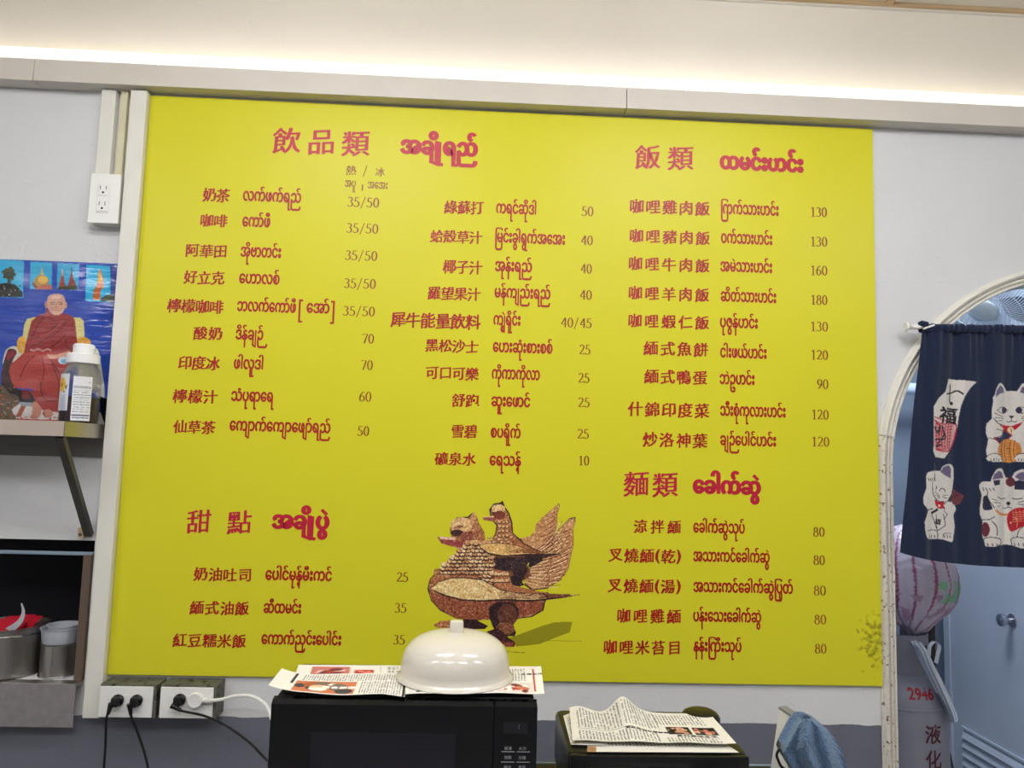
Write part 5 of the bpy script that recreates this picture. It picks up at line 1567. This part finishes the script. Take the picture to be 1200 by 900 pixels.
MB().box(DX - .0312, DX - .0304, vy0, vy1, vz0, vz1).build('vent_back', m_slot, d)
for k in range(5):
    z = vz0 + .008 + k * 0.044
    mesh('vent_slat', [(DX - .0315, vy0, z + .036), (DX - .0315, vy1, z + .036), (DX - .046, vy1, z), (DX - .046, vy0, z), (DX - .0315, vy0, z + .033), (DX - .0315, vy1, z + .033), (DX - .044, vy1, z - .002), (DX - .044, vy0, z - .002)],
         [(0, 1, 2, 3), (7, 6, 5, 4), (3, 2, 6, 7), (0, 3, 7, 4), (1, 5, 6, 2), (0, 4, 5, 1)], m_door, d)

# uprights and a pale duct seen between curtain and moulding
def upr(px0, px1, Y, z0, z1, name, m, lab, cat):
    a = at(px0, 760, Y); b = at(px1, 760, Y)
    o = MB().box(float(a[0]), float(b[0]), Y, Y + .03, z0, z1, .002).build(name, m); return tag(o, lab, cat)
upr(1090.5, 1096.5, 1.40, 0.0, 1.62, 'timber_post', mat('dark_brown_timber', (48, 38, 32), 0.7), 'dark brown timber post standing behind the gas cylinder', 'post')
upr(1079, 1085, 1.30, 0.0, 1.60, 'black_pipe', m_blkm, 'black upright pipe just behind the collar of the gas cylinder', 'pipe')
a = at(1040, 450, 1.45); b = at(1092, 450, 1.45); z1 = float(at(1070, 447, 1.45)[2]); z0 = float(at(1070, 461, 1.45)[2])
o = MB().lathe([(0.001, 0), ((z1 - z0) / 2, 0), ((z1 - z0) / 2, float(b[0] - a[0]) + .5), (0.001, float(b[0] - a[0]) + .5)], (float(a[0]) - .3, 1.52, (z0 + z1) / 2), 28, (1, 0, 0)).build('air_duct', mat('pale_duct', (196, 212, 232), 0.4), None, True, 60)
tag(o, 'pale horizontal duct crossing the back wall, left of the navy curtain', 'duct')

# wall fan
fc = Vector(at(1151, 365, 0.80)); ax = Vector((-0.624, -0.16, -0.765)).normalized()
t = thing('wall_fan', (PXR - .06, 0.9, 2.5), 'pale grey wall fan tilted down, seen above the curtain rod', 'fan')
u = ax.orthogonal().normalized(); w = ax.cross(u)
back = fc - ax * 0.035
Rf = 0.215
def fp(r_, a_, h_): return back + ax * h_ + (u * cos(a_) + w * sin(a_)) * r_
MB().lathe([(0.001, 0.045), (0.040, 0.043), (0.058, 0.036), (0.062, 0.026), (0.062, 0.018)], back, 40, tuple(ax)).build('cap', m_fanc, t, True, 50)
wires = MB()
for k in range(96):
    a_ = 2 * pi * k / 96
    wires.tube([fp(0.058, a_, 0.030), fp(0.11, a_ + .05, 0.038), fp(0.17, a_ + .12, 0.020), fp(Rf, a_ + .18, -0.02)], 0.0013, 4, False)
wires.build('front_grille', m_fan, t)
wb = MB()
for k in range(60):
    a_ = 2 * pi * k / 60
    wb.tube([fp(0.05, a_, -0.13), fp(0.13, a_, -0.12), fp(Rf - .01, a_, -0.07), fp(Rf, a_, -0.02)], 0.0011, 4, False)
wb.build('rear_grille', m_fan, t)
rg = MB()
for rr, hh, th in ((Rf, -0.02, 0.004), (0.165, 0.022, 0.0016), (0.115, 0.0375, 0.0014)):
    rg.tube([fp(rr, 2 * pi * k / 64, hh) for k in range(65)], th, 6, False)
rg.build('grille_ring', m_fan, t, True)
for b_ in range(3):
    V = []; F = []
    for i in range(9):
        for j in range(7):
            rr = 0.03 + (Rf - .03 - .03) * i / 8; aa = b_ * 2 * pi / 3 + (j / 6 - .5) * (1.1 + .5 * sin(pi * i / 8))
            V.append(fp(rr, aa, -0.06 + 0.028 * (j / 6 - .5)))
    for i in range(8):
        for j in range(6): F.append((i * 7 + j, i * 7 + j + 1, (i + 1) * 7 + j + 1, (i + 1) * 7 + j))
    mesh('blade', V, F, m_fand, t, True)
MB().lathe([(0.001, -0.135), (0.03, -0.13), (0.055, -0.14), (0.062, -0.19), (0.05, -0.25), (0.001, -0.26)], back, 28, tuple(ax)).build('motor_housing', m_fan, t, True, 50)
mo = back - ax * 0.22
MB().tube(smooth_path([mo, Vector((PXR - .12, mo.y + .03, mo.z + .03)), Vector((PXR - .02, mo.y + .05, mo.z - .05))], 6), 0.018, 12).build('wall_arm', m_fan, t, True)
MB().box(PXR - .02, PXR - .0005, mo.y - .02, mo.y + .12, mo.z - .16, mo.z + .06, .006).build('wall_plate', m_fan, t)

# gas cylinder
GX, GY, GR = 2.735, 0.50, 0.160
t = thing('gas_cylinder', (GX, GY, 0), 'tall grey gas cylinder with red stencilled number behind the doorway edge', 'gas cylinder')
gp = [(0.001, 0.045), (0.10, 0.045), (GR - .02, 0.06), (GR, 0.10), (GR, 0.770), (GR * .985, 0.800), (GR * .90, 0.838), (GR * .74, 0.866), (GR * .5, 0.884), (0.03, 0.892), (0.001, 0.892)]
MB().lathe(gp, (GX, GY, 0), 64).build('cylinder_body', m_tank, t, True, 60)
MB().lathe([(GR - .002, 0.763), (GR + .0025, 0.766), (GR + .0025, 0.772), (GR - .002, 0.775)], (GX, GY, 0), 64, closed=True).build('weld_band', m_tank, t, True)
MB().lathe([(0.135, 0.0), (0.135, 0.055), (0.131, 0.055), (0.131, 0.0)], (GX, GY, 0), 48, closed=True).build('foot_ring', m_tank, t, True, 60)
cr_ = 0.098; V = []; F = []; z0, z1 = 0.868, 1.020; n = 48; rows = 8
for r_ in (cr_, cr_ - .004):
    for i in range(rows + 1):
        for j in range(n + 1):
            a_ = radians(-150 + 300 * j / n + 0); V.append((GX + r_ * sin(a_), GY - r_ * cos(a_), z0 + (z1 - z0) * i / rows))
L = (rows + 1) * (n + 1)
hole = lambda i, j: 3 <= i <= 5 and (26 <= j <= 30 or 8 <= j <= 12)
for s_ in (0, 1):
    for i in range(rows):
        for j in range(n):
            if hole(i, j): continue
            f = (s_ * L + i * (n + 1) + j, s_ * L + i * (n + 1) + j + 1, s_ * L + (i + 1) * (n + 1) + j + 1, s_ * L + (i + 1) * (n + 1) + j)
            F.append(f if s_ == 0 else f[::-1])
for j in range(n): F.append((rows * (n + 1) + j, rows * (n + 1) + j + 1, L + rows * (n + 1) + j + 1, L + rows * (n + 1) + j))
mesh('collar', V, F, m_tank, t, True, 50)
MB().lathe([(0.018, 0.89), (0.018, 0.93), (0.012, 0.93), (0.012, 0.95), (0.030, 0.952), (0.030, 0.966), (0.001, 0.968)], (GX, GY, 0), 20).build('valve', mat('brass', (150, 120, 60), 0.4, metal=0.8), t, True)
cam_ang = math.degrees(math.atan2(CAM_P[0] - GX, -(CAM_P[1] - GY)))


def wrap_text(s_, size, ang, z, rfun, name, m, sx=1.0, bold=0.03):
    G, gf = raw_text(s_); W = embolden(G, gf, bold, bold)
    c_ = (W.min(0) + W.max(0)) / 2
    V = []
    for x, y in (W - c_) * size:
        zz = z + y; r_ = rfun(zz) + .0015
        a_ = radians(ang) + x * sx / r_
        V.append((GX + r_ * sin(a_), GY - r_ * cos(a_), zz))
    mesh(name, V, gf, m, t)


rb_ = lambda z: GR
rs_ = lambda z: float(np.interp(z, [p[1] for p in gp[3:-1]], [p[0] for p in gp[3:-1]]))
# the view ray meets the cylinder about cam_ang degrees off its front
wrap_text('2946', 0.052, -cam_ang + 24 if False else cam_ang + 27, 0.826, rs_, 'stencil_number', m_tred, 0.9, 0.03)
for i, ch in enumerate('液化石油氣'):
    wrap_text(ch, 0.070, cam_ang + 40, 0.690 - i * 0.088, rb_, 'stencil_lettering', m_tmar, 1.0, 0.02)

# pink striped bag on the collar, white bag hanging beside it
def blob(name, c, r, seed, m, lab, cat, stripes=None):
    bm = bmesh.new(); bmesh.ops.create_icosphere(bm, subdivisions=6, radius=1.0)
    V = []; cl = []
    for v in bm.verts:
        p = v.co.normalized(); a_ = math.atan2(p.x, -p.y)
        f = 1 + 0.10 * mn.noise(Vector((p.x * 1.6, p.y * 1.6, p.z * 1.6)) + Vector((seed, 0, 0))) + 0.035 * abs(mn.noise(p * 5 + Vector((seed, 5, 0)))) + 0.05 * abs(mn.noise(Vector((a_ * 3.5, p.z * 1.2, seed)))) * (1 - p.z)
        low = 1 - 0.30 * max(0, -p.z) ** 2
        v.co = Vector((c[0] + p.x * r[0] * f * low, c[1] + p.y * r[1] * f * low, c[2] + p.z * r[2] * f))
        if stripes: cl.append(stripes(a_, p))
    bm.verts.index_update()
    Vv = [x.co.copy() for x in bm.verts]; Fv = [tuple(x.index for x in f.verts) for f in bm.faces]; bm.free()
    o = mesh(name, Vv, Fv, m, None, True, 180)
    if stripes:
        ca = o.data.color_attributes.new('col', 'FLOAT_COLOR', 'POINT')
        ca.data.foreach_set('color', np.concatenate([lin(np.array(cl)), np.ones((len(cl), 1))], 1).astype(np.float32).ravel())
    return tag(o, lab, cat)


def stripe(a_, p):
    q = (a_ * 2.4 + 0.7 * p.z * p.z + 0.12 * mn.noise(p * 2)) % 1.0
    col = (212, 200, 216)
    if q < 0.16: col = (160, 84, 120)
    g = mn.noise(p * 3 + Vector((9, 1, 2)))
    if -0.35 < p.z < 0.05 and 0.1 < a_ < 1.0 and g > -0.05 and q >= 0.13: col = (140, 206, 160)
    if p.z < -0.2 and g < -0.15: col = (186, 150, 178)
    return col


bx = at(1068, 690, 0.46)
blob('plastic_bag', (float(bx[0]), 0.46, 1.222), (0.155, 0.15, 0.192), 4.0, mat('pink_bag_plastic', attr=True, rough=0.35, bump=0.5, bscale=14), 'bulging pale plastic bag with pink stripes on top of the gas cylinder', 'bag', stripe)
Tt = np.linspace(0, 1, 60); S = np.linspace(0, 1, 36)[None, :]
lx, ly = interp([(1069, 755), (1076, 762), (1083, 778), (1092, 795), (1104, 818), (1114, 838), (1117, 848)], Tt)
rx, ry = interp([(1079, 752), (1088, 764), (1094, 778), (1104, 797), (1114, 818), (1122, 838), (1123, 845)], Tt)
PX = lx[:, None] * (1 - S) + rx[:, None] * S; PYY = ly[:, None] * (1 - S) + ry[:, None] * S
Yd = 0.325 - 0.02 * np.sin(S * pi) + 0.006 * np.sin(S * 14 + Tt[:, None] * 7)
P = at_arr(PX, PYY, Yd); back = P.copy(); back[..., 1] += .028
full = np.concatenate([P, back[:, ::-1], P[:, :1]], 1)
t = thing('white_bag', tuple(at(1076, 755, .33)), 'thin white plastic bag hanging off the collar of the gas cylinder', 'bag')
grid_obj('bag_body', full, m_bagw, t)
hp = [at(x, y, 0.33) for x, y in ((1089, 768), (1090, 757), (1096, 752), (1101, 757), (1099, 768), (1097, 777))]
V = []; F = []
sp_ = smooth_path([tuple(p) for p in hp], 6)
for i, p in enumerate(sp_): V += [p + Vector((-.008, 0, .003)), p + Vector((.008, .004, -.003)), p + Vector((0, -.010, 0))]
for i in range(len(sp_) - 1):
    for a_, b_ in ((0, 2), (2, 1), (1, 0)): F.append((3 * i + a_, 3 * i + b_, 3 * i + 3 + b_, 3 * i + 3 + a_))
mesh('bag_handle', V, F, m_bagw, t, True, 80)
a = at(1104, 853, 0.9); b = at(1114, 900, 0.75)
dd = (Vector(b) - Vector(a)); e_ = Vector(a) + dd * (float(a[2]) / max(1e-3, -dd.z))
o = MB().tube([Vector(a), Vector((e_.x, e_.y, 0.005))], [0.012, 0.016], 10).build('black_pole', m_blkm, None, True); tag(o, 'thin black pole leaning beside the gas cylinder below the white bag', 'pole')
